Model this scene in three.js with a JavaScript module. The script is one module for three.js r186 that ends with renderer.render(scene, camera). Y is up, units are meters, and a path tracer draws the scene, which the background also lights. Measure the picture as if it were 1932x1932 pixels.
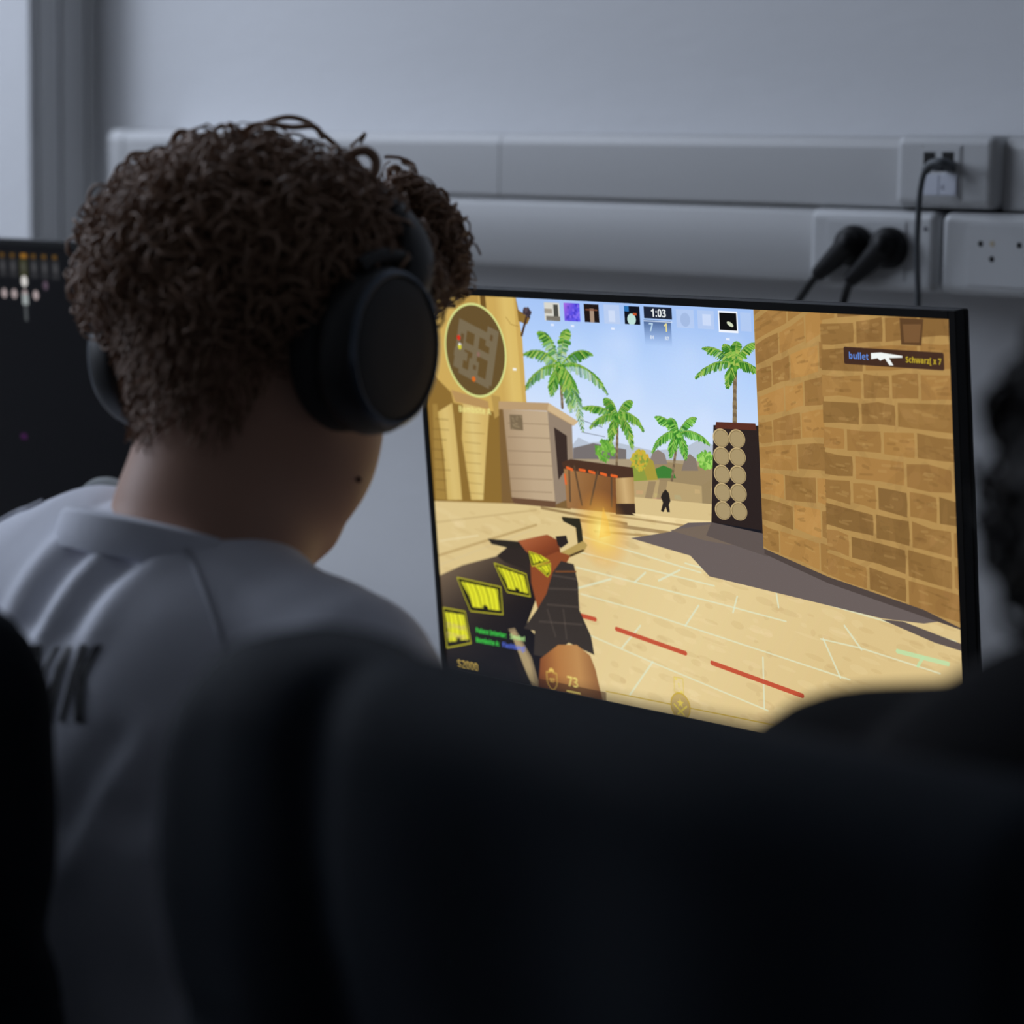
import * as THREE from 'three';
import { RoundedBoxGeometry } from 'three/addons/geometries/RoundedBoxGeometry.js';
import { mergeGeometries, toCreasedNormals } from 'three/addons/utils/BufferGeometryUtils.js';
import { TessellateModifier } from 'three/addons/modifiers/TessellateModifier.js';
import { RectAreaLightUniformsLib } from 'three/addons/lights/RectAreaLightUniformsLib.js';
import { createNoise3D } from 'simplex-noise';

// ------------------------------------------------------------------ camera, sky, light, exposure
const scene = new THREE.Scene();
const renderer = new THREE.WebGLRenderer({ antialias: true });
renderer.toneMapping = THREE.LinearToneMapping;
renderer.toneMappingExposure = 1.0;
renderer.shadowMap.enabled = true;
RectAreaLightUniformsLib.init();

const FOCAL = 5150, MID = 966;                       // focal length in pixels of the 1932-pixel frame
const EYE = new THREE.Vector3(0, 1.27, 2.024);
const CR = new THREE.Vector3(0.71025, 0.01427, -0.70381), CU = new THREE.Vector3(-0.10158, 0.99141, -0.08241), CB = new THREE.Vector3(0.69659, 0.13002, 0.70559);
const camera = new THREE.PerspectiveCamera(2 * Math.atan(MID / FOCAL) * 180 / Math.PI, 1, 0.05, 50);
camera.position.copy(EYE);
camera.quaternion.setFromRotationMatrix(new THREE.Matrix4().makeBasis(CR, CU, CB));
camera.focus = 1.93;
camera.userData.fStop = 5.2;
scene.add(camera);
camera.updateMatrixWorld(true);

scene.background = new THREE.Color(0.62, 0.74, 1.0);

// daylight entering by the window of the left wall: an area light as large as the opening
const WIN = { x: -4.3, z0: 1.5, z1: 3.4, y0: 1.6, y1: 2.6 };
const SKYLIGHT = { x0: -4.2, x1: -2.85, z0: 0.25, z1: 1.35, y: 2.75 };      // roof window over the desk
const DAY = new THREE.Color(0.77, 0.85, 1.0), DAY_LEVEL = 6.0;
const daylight = new THREE.RectAreaLight(DAY, DAY_LEVEL, WIN.z1 - WIN.z0, WIN.y1 - WIN.y0);
daylight.name = 'window_daylight';
daylight.position.set(WIN.x + 0.02, (WIN.y0 + WIN.y1) / 2, (WIN.z0 + WIN.z1) / 2);
daylight.rotation.set(0, -Math.PI / 2, 0);
scene.add(daylight);
const toplight = new THREE.RectAreaLight(DAY, DAY_LEVEL, SKYLIGHT.x1 - SKYLIGHT.x0, SKYLIGHT.z1 - SKYLIGHT.z0);
toplight.name = 'roof_window_daylight';
toplight.position.set((SKYLIGHT.x0 + SKYLIGHT.x1) / 2, SKYLIGHT.y - 0.02, (SKYLIGHT.z0 + SKYLIGHT.z1) / 2);
toplight.rotation.set(-Math.PI / 2, 0, 0);
scene.add(toplight);

// ------------------------------------------------------------------ helpers
let seed = 12345;
const rnd = () => { seed = (seed * 1664525 + 1013904223) >>> 0; return seed / 4294967296; };
const rr = (a, b) => a + (b - a) * rnd();
const noise3 = createNoise3D(rnd);
const V = (x, y, z) => new THREE.Vector3(x, y, z);
const ray = (u, v) => V(0, 0, 0).addScaledVector(CR, (u - MID) / FOCAL).addScaledVector(CU, -(v - MID) / FOCAL).addScaledVector(CB, -1);
const P = (u, v, d) => EYE.clone().addScaledVector(ray(u, v), d);                   // the point at depth d behind pixel (u, v)
const onZ = (u, v, z) => { const r = ray(u, v); return EYE.clone().addScaledVector(r, (z - EYE.z) / r.z); };   // on the plane z
const clamp = (x, a, b) => Math.min(b, Math.max(a, x));
const smooth = (a, b, x) => { const t = clamp((x - a) / (b - a), 0, 1); return t * t * (3 - 2 * t); };

const taken = new Map();
function numbered(name) {
  const n = taken.get(name) ?? 0; taken.set(name, n + 1);
  return n ? name + '_' + String(n).padStart(3, '0') : name;
}
function mesh(name, geo, mat, parent) {
  const g = Array.isArray(geo) ? merge(geo) : geo;
  const m = new THREE.Mesh(g, mat);
  m.name = parent ? name : numbered(name);
  m.castShadow = m.receiveShadow = true;
  (parent ?? scene).add(m);
  return m;
}
function merge(list) {
  const l = list.map((g) => { const h = g.index ? g.toNonIndexed() : g; for (const k of Object.keys(h.attributes)) if (!['position', 'normal', 'uv'].includes(k)) h.deleteAttribute(k); if (!h.attributes.uv) h.setAttribute('uv', new THREE.BufferAttribute(new Float32Array(h.attributes.position.count * 2), 2)); return h; });
  return mergeGeometries(l);
}
function thing(name, label, category, pos = V(0, 0, 0), group) {
  const o = new THREE.Group(); o.name = numbered(name); o.position.copy(pos);
  o.userData = { label, category }; if (group) o.userData.group = group;
  scene.add(o); return o;
}
function tag(o, label, category, group) { o.userData.label = label; o.userData.category = category; if (group) o.userData.group = group; return o; }
function structure(name, geo, mat, label) { const m = mesh(name, geo, mat); m.userData.kind = 'structure'; if (label) m.userData.label = label; m.userData.category = name.split('_')[0]; return m; }
const box = (x0, x1, y0, y1, z0, z1, r = 0) => {
  const g = r ? new RoundedBoxGeometry(x1 - x0, y1 - y0, z1 - z0, 4, r) : new THREE.BoxGeometry(x1 - x0, y1 - y0, z1 - z0);
  return g.translate((x0 + x1) / 2, (y0 + y1) / 2, (z0 + z1) / 2);
};
const tube = (pts, r, seg = 40, sides = 10) => new THREE.TubeGeometry(new THREE.CatmullRomCurve3(pts), seg, r, sides, false);

// textures: small grey noise used as bump, grain or speckle
function noiseTexture(size, scales, seedZ, lo = 0, hi = 255) {
  const d = new Uint8Array(size * size * 4);
  for (let j = 0; j < size; j++) for (let i = 0; i < size; i++) {
    let s = 0, w = 0;
    for (const [f, a] of scales) {
      const A = i / size * 2 * Math.PI, B = j / size * 2 * Math.PI, k = f / (2 * Math.PI);   // wraps round both ways
      s += a * noise3(Math.cos(A) * k + seedZ, Math.sin(A) * k + Math.cos(B) * k, Math.sin(B) * k + seedZ * 3); w += a;
    }
    const v = lo + (hi - lo) * clamp(0.5 + 0.5 * s / w, 0, 1), o = 4 * (j * size + i);
    d[o] = d[o + 1] = d[o + 2] = v; d[o + 3] = 255;
  }
  const t = new THREE.DataTexture(d, size, size); t.wrapS = t.wrapT = THREE.RepeatWrapping; t.magFilter = THREE.LinearFilter; t.needsUpdate = true; return t;
}
const plasterBump = noiseTexture(256, [[12, 1], [50, 0.7], [120, 0.5]], 3.1);
const clothBump = noiseTexture(256, [[60, 1], [140, 1]], 7.7);
const rep = (t, x, y) => { const c = t.clone(); c.repeat.set(x, y); c.needsUpdate = true; return c; };

const std = (r, g, b, rough, o = {}) => new THREE.MeshStandardMaterial({ color: new THREE.Color().setRGB(r, g, b), roughness: rough, ...o });
const M = {
  wall: std(0.72, 0.73, 0.75, 0.75, { bumpMap: rep(plasterBump, 3, 3), bumpScale: 0.0008 }),
  wallOther: std(0.5, 0.5, 0.5, 0.9),
  ceiling: std(0.6, 0.6, 0.6, 0.95),
  floor: std(0.07, 0.072, 0.08, 0.6, { bumpMap: rep(clothBump, 6, 6), bumpScale: 0.001 }),
  trunk: std(0.52, 0.525, 0.53, 0.45),
  faceplate: std(0.56, 0.57, 0.58, 0.32),
  label: std(0.66, 0.69, 0.78, 0.3),
  black: new THREE.MeshPhysicalMaterial({ color: new THREE.Color().setRGB(0.006, 0.006, 0.007), roughness: 0.5, specularIntensity: 0.5 }),
  bezel: new THREE.MeshPhysicalMaterial({ color: new THREE.Color().setRGB(0.004, 0.0045, 0.005), roughness: 0.4, specularIntensity: 0.4 }),
  hole: std(0.004, 0.004, 0.004, 0.8),
  pin: std(0.35, 0.3, 0.22, 0.4, { metalness: 0.8 }),
  grayCable: std(0.09, 0.1, 0.11, 0.5),
  desk: std(0.45, 0.43, 0.4, 0.5),
  metal: std(0.3, 0.3, 0.32, 0.4, { metalness: 0.8 }),
  chair: new THREE.MeshPhysicalMaterial({ color: new THREE.Color().setRGB(0.0068, 0.0105, 0.016), roughness: 0.75, specularIntensity: 0.2, bumpMap: rep(clothBump, 8, 8), bumpScale: 0.0006 }),
  chairPlastic: std(0.01, 0.01, 0.011, 0.5),
  skin: new THREE.MeshPhysicalMaterial({ color: new THREE.Color().setRGB(0.5, 0.285, 0.2), roughness: 0.55 }),
  mole: std(0.14, 0.06, 0.04, 0.6),
  hair: std(0.29, 0.17, 0.105, 0.5),
  hairDark: new THREE.MeshPhysicalMaterial({ color: new THREE.Color().setRGB(0.01, 0.008, 0.007), roughness: 0.6, specularIntensity: 0.4 }),
  shirt: std(0.74, 0.76, 0.84, 0.8, { bumpMap: rep(clothBump, 14, 14), bumpScale: 0.0004 }),
  print: std(0.008, 0.009, 0.013, 0.6),
  hoodie: new THREE.MeshPhysicalMaterial({ color: new THREE.Color().setRGB(0.004, 0.004, 0.005), roughness: 0.9, specularIntensity: 0.2 }),
  trousers: std(0.02, 0.022, 0.03, 0.9),
  shoe: std(0.03, 0.03, 0.03, 0.7),
  phones: std(0.011, 0.011, 0.011, 0.5),
  phonesRim: std(0.1, 0.12, 0.15, 0.22, { metalness: 0.6 }),
  cushion: std(0.007, 0.007, 0.007, 0.75),
  strap: std(0.16, 0.18, 0.18, 0.6),
  windowFrame: std(0.55, 0.55, 0.55, 0.5),
  glass: new THREE.MeshPhysicalMaterial({ color: 0xffffff, roughness: 0.02, transmission: 1, thickness: 0, ior: 1.5 }),
};

// distance fields for bodies and cushions
const smin = (a, b, k) => { const h = Math.max(k - Math.abs(a - b), 0) / k; return Math.min(a, b) - h * h * k * 0.25; };
function cone(p, a, b, ra, rb) {
  const bx = b.x - a.x, by = b.y - a.y, bz = b.z - a.z, px = p.x - a.x, py = p.y - a.y, pz = p.z - a.z;
  const t = clamp((px * bx + py * by + pz * bz) / (bx * bx + by * by + bz * bz + 1e-12), 0, 1);
  return Math.hypot(px - bx * t, py - by * t, pz - bz * t) - (ra + (rb - ra) * t);
}
function ellipsoid(p, c, r) {
  const x = (p.x - c.x) / r.x, y = (p.y - c.y) / r.y, z = (p.z - c.z) / r.z, k0 = Math.hypot(x, y, z);
  const k1 = Math.hypot(x / r.x, y / r.y, z / r.z);
  return k1 < 1e-9 ? -Math.min(r.x, r.y, r.z) : k0 * (k0 - 1) / k1;
}
function nets(f, lo, hi, cell) {                                    // surface nets: a smooth mesh of f = 0 inside the box lo..hi
  const nx = Math.ceil((hi.x - lo.x) / cell) + 1, ny = Math.ceil((hi.y - lo.y) / cell) + 1, nz = Math.ceil((hi.z - lo.z) / cell) + 1;
  const val = new Float32Array(nx * ny * nz), p = V(0, 0, 0), at = (i, j, k) => i + nx * (j + ny * k);
  for (let k = 0; k < nz; k++) for (let j = 0; j < ny; j++) for (let i = 0; i < nx; i++) { p.set(lo.x + i * cell, lo.y + j * cell, lo.z + k * cell); val[at(i, j, k)] = f(p); }
  const id = new Int32Array(nx * ny * nz).fill(-1), pos = [], idx = [];
  for (let k = 0; k < nz - 1; k++) for (let j = 0; j < ny - 1; j++) for (let i = 0; i < nx - 1; i++) {
    let n = 0, sx = 0, sy = 0, sz = 0, mask = 0;
    const c = []; for (let q = 0; q < 8; q++) { const v = val[at(i + (q & 1), j + ((q >> 1) & 1), k + (q >> 2))]; c.push(v); if (v < 0) mask |= 1 << q; }
    if (mask === 0 || mask === 255) continue;
    for (let q = 0; q < 8; q++) for (const b of [1, 2, 4]) if (!(q & b)) {
      const a = c[q], e = c[q | b]; if ((a < 0) === (e < 0)) continue;
      const t = a / (a - e); n++;
      sx += (q & 1) + (b === 1 ? t : 0); sy += ((q >> 1) & 1) + (b === 2 ? t : 0); sz += (q >> 2) + (b === 4 ? t : 0);
    }
    id[at(i, j, k)] = pos.length / 3; pos.push(lo.x + (i + sx / n) * cell, lo.y + (j + sy / n) * cell, lo.z + (k + sz / n) * cell);
  }
  for (let k = 1; k < nz - 1; k++) for (let j = 1; j < ny - 1; j++) for (let i = 1; i < nx - 1; i++) {
    const a = val[at(i, j, k)] < 0;
    const quad = (q0, q1, q2, q3, flip) => { if (q0 < 0 || q1 < 0 || q2 < 0 || q3 < 0) return; if (flip) idx.push(q0, q2, q1, q0, q3, q2); else idx.push(q0, q1, q2, q0, q2, q3); };
    if (a !== (val[at(i + 1, j, k)] < 0)) quad(id[at(i, j - 1, k - 1)], id[at(i, j, k - 1)], id[at(i, j, k)], id[at(i, j - 1, k)], !a);
    if (a !== (val[at(i, j + 1, k)] < 0)) quad(id[at(i - 1, j, k - 1)], id[at(i - 1, j, k)], id[at(i, j, k)], id[at(i, j, k - 1)], !a);
    if (a !== (val[at(i, j, k + 1)] < 0)) quad(id[at(i - 1, j - 1, k)], id[at(i, j - 1, k)], id[at(i, j, k)], id[at(i - 1, j, k)], !a);
  }
  const nor = new Float32Array(pos.length), e = cell * 0.5, uv = new Float32Array(pos.length / 3 * 2);
  for (let q = 0; q < pos.length; q += 3) {
    const [x, y, z] = [pos[q], pos[q + 1], pos[q + 2]];
    const g = V(f(p.set(x + e, y, z)) - f(p.set(x - e, y, z)), f(p.set(x, y + e, z)) - f(p.set(x, y - e, z)), f(p.set(x, y, z + e)) - f(p.set(x, y, z - e))).normalize();
    nor[q] = g.x; nor[q + 1] = g.y; nor[q + 2] = g.z; uv[q / 3 * 2] = x; uv[q / 3 * 2 + 1] = y;
  }
  const g = new THREE.BufferGeometry();
  g.setAttribute('position', new THREE.Float32BufferAttribute(pos, 3)); g.setAttribute('normal', new THREE.BufferAttribute(nor, 3)); g.setAttribute('uv', new THREE.BufferAttribute(uv, 2)); g.setIndex(idx);
  return g;
}

// ------------------------------------------------------------------ the room
const RX = 2.6, RZ = 6.2, RY = 2.75, T = 0.12, WZ = -0.045;      // WZ: face of the wall behind the monitors
structure('floor', box(WIN.x - 0.4, RX + T, -T, 0, WZ - T, RZ + T), M.floor);
{
  const v2 = (l) => l.map(([x, z]) => new THREE.Vector2(x, -z)), k = SKYLIGHT, f = new THREE.Shape(v2([[WIN.x - 0.4, WZ - T], [WIN.x - 0.4, RZ + T], [RX + T, RZ + T], [RX + T, WZ - T]]));
  f.holes.push(new THREE.Path(v2([[k.x0, k.z0], [k.x1, k.z0], [k.x1, k.z1], [k.x0, k.z1]])));
  structure('ceiling', new THREE.ExtrudeGeometry(f, { depth: 0.2, bevelEnabled: false }).rotateX(-Math.PI / 2).translate(0, RY, 0), M.ceiling);
  const w = new THREE.Group(); w.name = 'window_2'; w.userData = { kind: 'structure', category: 'window', label: 'roof window in the ceiling over the desk' }; scene.add(w);
  const b = 0.05, y0 = RY + 0.12, y1 = RY + 0.17;
  mesh('window_frame', [box(k.x0, k.x1, y0, y1, k.z0, k.z0 + b), box(k.x0, k.x1, y0, y1, k.z1 - b, k.z1), box(k.x0, k.x0 + b, y0, y1, k.z0, k.z1), box(k.x1 - b, k.x1, y0, y1, k.z0, k.z1)], M.windowFrame, w);
  mesh('pane', box(k.x0 + b, k.x1 - b, y0 + 0.02, y0 + 0.026, k.z0 + b, k.z1 - b), M.glass, w);
}
structure('wall_back', box(WIN.x - 0.4, RX + T, 0, RY, WZ - T, WZ), M.wall, 'pale grey painted wall behind the monitors');
structure('wall_right', box(RX, RX + T, 0, RY, WZ, RZ), M.wallOther);
structure('wall_front', box(WIN.x - 0.4, RX + T, 0, RY, RZ, RZ + T), M.wallOther);
{
  const s = new THREE.Shape([[WZ, 0], [RZ, 0], [RZ, RY], [WZ, RY]].map(([x, y]) => new THREE.Vector2(x, y)));
  s.holes.push(new THREE.Path([[WIN.z0, WIN.y0], [WIN.z0, WIN.y1], [WIN.z1, WIN.y1], [WIN.z1, WIN.y0]].map(([x, y]) => new THREE.Vector2(x, y))));
  const g = new THREE.ExtrudeGeometry(s, { depth: 0.3, bevelEnabled: false }).rotateY(-Math.PI / 2).translate(WIN.x, 0, 0);
  structure('wall_left', g, M.wallOther);
  const w = new THREE.Group(); w.name = 'window_1'; w.userData = { kind: 'structure', category: 'window', label: 'tall window in the side wall' }; scene.add(w);
  const b = 0.05, x0 = WIN.x - 0.22, x1 = WIN.x - 0.16;
  mesh('window_frame', [box(x0, x1, WIN.y0, WIN.y0 + b, WIN.z0, WIN.z1), box(x0, x1, WIN.y1 - b, WIN.y1, WIN.z0, WIN.z1), box(x0, x1, WIN.y0, WIN.y1, WIN.z0, WIN.z0 + b), box(x0, x1, WIN.y0, WIN.y1, WIN.z1 - b, WIN.z1), box(x0, x1, WIN.y0, WIN.y1, (WIN.z0 + WIN.z1) / 2 - b / 2, (WIN.z0 + WIN.z1) / 2 + b / 2)], M.windowFrame, w);
  mesh('pane', box(x0 + 0.027, x0 + 0.033, WIN.y0 + b, WIN.y1 - b, WIN.z0 + b, (WIN.z0 + WIN.z1) / 2 - b / 2), M.glass, w);
  mesh('pane', box(x0 + 0.027, x0 + 0.033, WIN.y0 + b, WIN.y1 - b, (WIN.z0 + WIN.z1) / 2 + b / 2, WIN.z1 - b), M.glass, w);
}
// boxed-in pilaster at the left, its side made of three boards with open joints
const PX = onZ(186, 100, WZ).x, PZ = (() => { const r = ray(55, 100); return EYE.z + PX / r.x * r.z; })();
{
  const w = new THREE.Group(); w.name = 'trim_1'; w.userData = { kind: 'structure', category: 'trim', label: 'boxed-in pilaster on the pale wall beside the trunking' }; scene.add(w);
  mesh('core', box(PX - 0.42, PX - 0.006, 0, RY, WZ, PZ - 0.004), M.wall, w);
  mesh('front_board', box(PX - 0.42, PX, 0, RY, PZ - 0.012, PZ, 0.003), M.wall, w);
  const cuts = [0.002, 0.016, 0.021, 0.055, 0.062, PZ - WZ - 0.013].map((z) => WZ + z);
  for (let i = 0; i < 6; i += 2) mesh('side_board', box(PX - 0.008, PX - (i === 2 ? 0.001 : 0), 0, RY, cuts[i], cuts[i + 1], 0.002), M.trunk, w);
}

// ------------------------------------------------------------------ cable trunking and sockets on the back wall
const FZ = 0.056, BZ = 0.070;                                       // front planes of the trunking and of the socket boxes
const YT = onZ(1100, 258, FZ).y + 0.003, YM = onZ(1260, 381, FZ).y, YB = onZ(1200, 507, FZ).y - 0.004;
const TX0 = onZ(212, 300, FZ).x;
function profile(x0, x1, y0, y1, z, rTop, rBot) {                   // a length of trunking: rounded front edges, open only to the wall
  const s = new THREE.Shape(); s.moveTo(WZ, y0); s.lineTo(z - rBot, y0); s.absarc(z - rBot, y0 + rBot, rBot, -Math.PI / 2, 0, false);
  s.lineTo(z, y1 - rTop); s.absarc(z - rTop, y1 - rTop, rTop, 0, Math.PI / 2, false); s.lineTo(WZ, y1); s.closePath();
  return new THREE.ExtrudeGeometry(s, { depth: x1 - x0, bevelEnabled: false, curveSegments: 8 }).rotateY(Math.PI / 2).scale(1, 1, -1).translate(x0, 0, 0);
}
// extruding along +z then turning to +x mirrors the profile in z, so the faces are turned back
const len = (x0, x1, y0, y1, z, a, b) => { const g = profile(x0, x1, y0, y1, z, a, b); const h = g.index ? g.toNonIndexed() : g; const p = h.attributes.position; for (let i = 0; i < p.count; i += 3) for (const at of Object.values(h.attributes)) for (let k = 0; k < at.itemSize; k++) { const t = at.getComponent(i + 1, k); at.setComponent(i + 1, k, at.getComponent(i + 2, k)); at.setComponent(i + 2, k, t); } h.computeVertexNormals(); return toCreasedNormals(h, 0.6); };
const XJ = onZ(942, 260, FZ).x, UB0 = onZ(1686, 330, BZ).x, UB1 = onZ(1876, 330, BZ).x;
const LB0 = onZ(1524, 460, BZ).x, LB1 = onZ(1766, 470, BZ).x, LC0 = onZ(1772, 470, BZ).x;
{
  const up = thing('cable_trunking', 'upper white plastic cable trunking carrying the network socket', 'trunking', V(0, 0, 0));
  mesh('cover', len(TX0, XJ, YM + 0.0006, YT, FZ, 0.011, 0.003), M.trunk, up);
  mesh('cover', len(XJ + 0.0008, UB0, YM + 0.0006, YT, FZ - 0.0004, 0.011, 0.003), M.trunk, up);
  mesh('cover', len(UB1, RX - 0.02, YM + 0.0006, YT, FZ, 0.011, 0.003), M.trunk, up);
  mesh('end_cap', len(TX0 - 0.006, TX0 + 0.02, YM, YT + 0.001, FZ + 0.001, 0.012, 0.004), M.trunk, up);
  const dn = thing('cable_trunking', 'lower white plastic cable trunking carrying the power sockets', 'trunking', V(0, 0, 0));
  mesh('cover', len(TX0, LB0, YB, YM - 0.0006, FZ, 0.009, 0.009), M.trunk, dn);
  mesh('cover', len(LC0 + 0.25, RX - 0.02, YB, YM - 0.0006, FZ, 0.009, 0.009), M.trunk, dn);
  mesh('end_cap', len(TX0 - 0.006, TX0 + 0.02, YB - 0.001, YM - 0.001, FZ + 0.001, 0.01, 0.01), M.trunk, dn);
}
const frame = (x0, x1, y0, y1, z0, z1, t) => [box(x0, x1, y0, y0 + t, z0, z1), box(x0, x1, y1 - t, y1, z0, z1), box(x0, x0 + t, y0, y1, z0, z1), box(x1 - t, x1, y0, y1, z0, z1)];
// network socket box with its module
{
  const y0 = YM + 0.0015, y1 = YT + 0.0012, o = thing('network_socket', 'raised white wall box with two network ports and paper label', 'socket', V(0, 0, 0));
  mesh('housing', box(UB0, UB1, y0, y1, WZ + 0.002, BZ, 0.009), M.faceplate, o);
  const a = onZ(1743, 277, BZ), b = onZ(1810, 374, BZ), m = mesh('module', box(a.x, b.x, b.y, a.y, BZ - 0.004, BZ + 0.0012, 0.0008), M.faceplate, o);
  mesh('bezel', frame(a.x - 0.0012, b.x + 0.0016, b.y - 0.0012, a.y + 0.0012, BZ - 0.003, BZ + 0.0006, 0.0012), M.trunk, o);
  for (const u of [1755, 1790]) { const c = onZ(u, 299, BZ); mesh('port', box(c.x - 0.0062, c.x + 0.0062, c.y - 0.007, c.y + 0.0055, BZ, BZ + 0.0016, 0.0005), M.hole, m); }
  const l = onZ(1775, 352, BZ);
  mesh('label_holder', box(a.x + 0.002, l.x - 0.0012, b.y + 0.002, l.y + 0.0105, BZ, BZ + 0.002, 0.0006), M.label, m);
  mesh('label_holder', box(l.x, b.x - 0.002, b.y + 0.002, l.y + 0.011, BZ, BZ + 0.0024, 0.0006), M.label, m);
  const inkC = onZ(1782, 353, BZ); mesh('lettering', [box(inkC.x - 0.0011, inkC.x + 0.0011, inkC.y + 0.001, inkC.y + 0.0016, BZ + 0.0022, BZ + 0.0026), box(inkC.x - 0.0011, inkC.x - 0.0004, inkC.y - 0.002, inkC.y + 0.0016, BZ + 0.0022, BZ + 0.0026), box(inkC.x - 0.0011, inkC.x + 0.0011, inkC.y - 0.0005, inkC.y, BZ + 0.0022, BZ + 0.0026), box(inkC.x - 0.0011, inkC.x + 0.0011, inkC.y - 0.002, inkC.y - 0.0014, BZ + 0.0022, BZ + 0.0026)], std(0.12, 0.12, 0.2, 0.6), m);
}
function socketModule(parent, c, open) {                            // round recess with three holes
  const ring = new THREE.TorusGeometry(0.0192, 0.0005, 6, 40).translate(c.x, c.y, BZ + 0.0002);
  mesh('socket_rim', ring, M.trunk, parent);
  if (open) for (const [u, v, r, mat] of open) { const h = onZ(u, v, BZ); mesh('pin_hole', new THREE.CylinderGeometry(r, r, 0.002, 16).rotateX(Math.PI / 2).translate(h.x, h.y, BZ), mat, parent); }
}
{
  const y0 = YB - 0.003, y1 = YM - 0.001;
  const o = thing('power_socket', 'raised white double socket box holding both black plugs', 'socket', V(0, 0, 0));
  mesh('housing', box(LB0, LB1, y0, y1, WZ + 0.002, BZ, 0.009), M.faceplate, o);
  const e = onZ(1709, 470, BZ), w = onZ(1560, 470, BZ);
  mesh('faceplate', box(w.x, e.x, y0 + 0.009, y1 - 0.010, BZ - 0.003, BZ + 0.001, 0.0008), M.faceplate, o);
  for (const [u, v] of [[1604, 466], [1668, 472]]) socketModule(o, onZ(u, v, BZ));
  const n = onZ(1747, 432, BZ); mesh('lettering', [box(n.x - 0.0022, n.x - 0.0004, n.y - 0.002, n.y + 0.002, BZ - 0.0005, BZ + 0.0003), box(n.x + 0.0004, n.x + 0.001, n.y - 0.002, n.y + 0.002, BZ - 0.0005, BZ + 0.0003), box(n.x + 0.001, n.x + 0.0024, n.y - 0.0006, n.y + 0.0006, BZ - 0.0005, BZ + 0.0003)], std(0.1, 0.1, 0.13, 0.7), o);
  const q = thing('power_socket', 'raised white socket box with open round three-hole outlets', 'socket', V(0, 0, 0));
  mesh('housing', box(LC0, LC0 + 0.25, y0, y1, WZ + 0.002, BZ, 0.009), M.faceplate, q);
  const f0 = onZ(1826, 480, BZ).x;
  mesh('faceplate', box(f0, f0 + 0.16, y0 + 0.0085, y1 - 0.010, BZ - 0.003, BZ + 0.0008, 0.0006), M.faceplate, q);
  const c = onZ(1862, 475, BZ);
  socketModule(q, c, [[1851, 460, 0.0026, M.hole], [1873, 460, 0.0026, M.pin], [1872, 489, 0.0027, M.hole]]);
  const s = onZ(1924, 463, BZ), dx = s.x - onZ(1851, 460, BZ).x;
  socketModule(q, V(c.x + dx, c.y, BZ), []);
  for (const [u, v, r, mat] of [[1851, 460, 0.0026, M.hole], [1873, 460, 0.0026, M.pin], [1872, 489, 0.0027, M.hole]]) { const h = onZ(u, v, BZ); mesh('pin_hole', new THREE.CylinderGeometry(r, r, 0.002, 16).rotateX(Math.PI / 2).translate(h.x + dx, h.y, BZ), mat, q); }
}
// plugs: round head, angled neck and cable
function plug(label, cu, cv, path, neck) {
  const o = thing('power_plug', label, 'plug', V(0, 0, 0), undefined);
  const z = BZ + 0.012, c = onZ(cu, cv, z);
  const prof = [[0, -0.0115], [0.0172, -0.0115], [0.0184, -0.009], [0.0184, -0.003], [0.0165, 0.002], [0.011, 0.006], [0, 0.0075]].map(([r, h]) => new THREE.Vector2(r, h));
  mesh('plug_body', new THREE.LatheGeometry(prof, 32).rotateX(Math.PI / 2).translate(c.x, c.y, z), M.black, o);
  const pts = path.map(([u, v, d]) => onZ(u, v, z - d)), end = pts[pts.length - 1];
  pts.push(V(end.x + 0.005, 0.86, 0.025), V(end.x + 0.02, 0.78, 0.03), V(end.x + 0.05, 0.742, 0.06), V(end.x + 0.12, 0.7395, 0.12));   // runs down behind the monitor and on along the desk
  const a = c.clone().add(V(0.002, 0.002, 0.002)), b = pts[0];
  const cap = (p, q, r0, r1) => { const g = new THREE.CylinderGeometry(r1, r0, p.distanceTo(q), 16).rotateX(Math.PI / 2); g.lookAt(q.clone().sub(p)); return g.translate(...p.clone().lerp(q, 0.5).toArray()); };
  mesh('strain_relief', [new THREE.SphereGeometry(neck, 16, 10).translate(...a.toArray()), cap(a, b, neck, neck * 0.62), new THREE.SphereGeometry(neck * 0.62, 12, 8).translate(...b.toArray())], M.black, o);
  mesh('cable', tube([b.clone().lerp(a, 0.1), ...pts], 0.0036, 60), M.black, o);
  return o;
}
plug('black angled power plug at the left of the double socket', 1602, 464, [[1546, 514, 0.002], [1522, 545, 0.012], [1497, 590, 0.026], [1480, 690, 0.035], [1478, 800, 0.04]], 0.0118);
plug('black angled power plug at the right of the double socket', 1668, 468, [[1608, 524, 0.002], [1598, 548, 0.014], [1588, 590, 0.024], [1580, 690, 0.035], [1578, 800, 0.04]], 0.0118);
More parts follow.
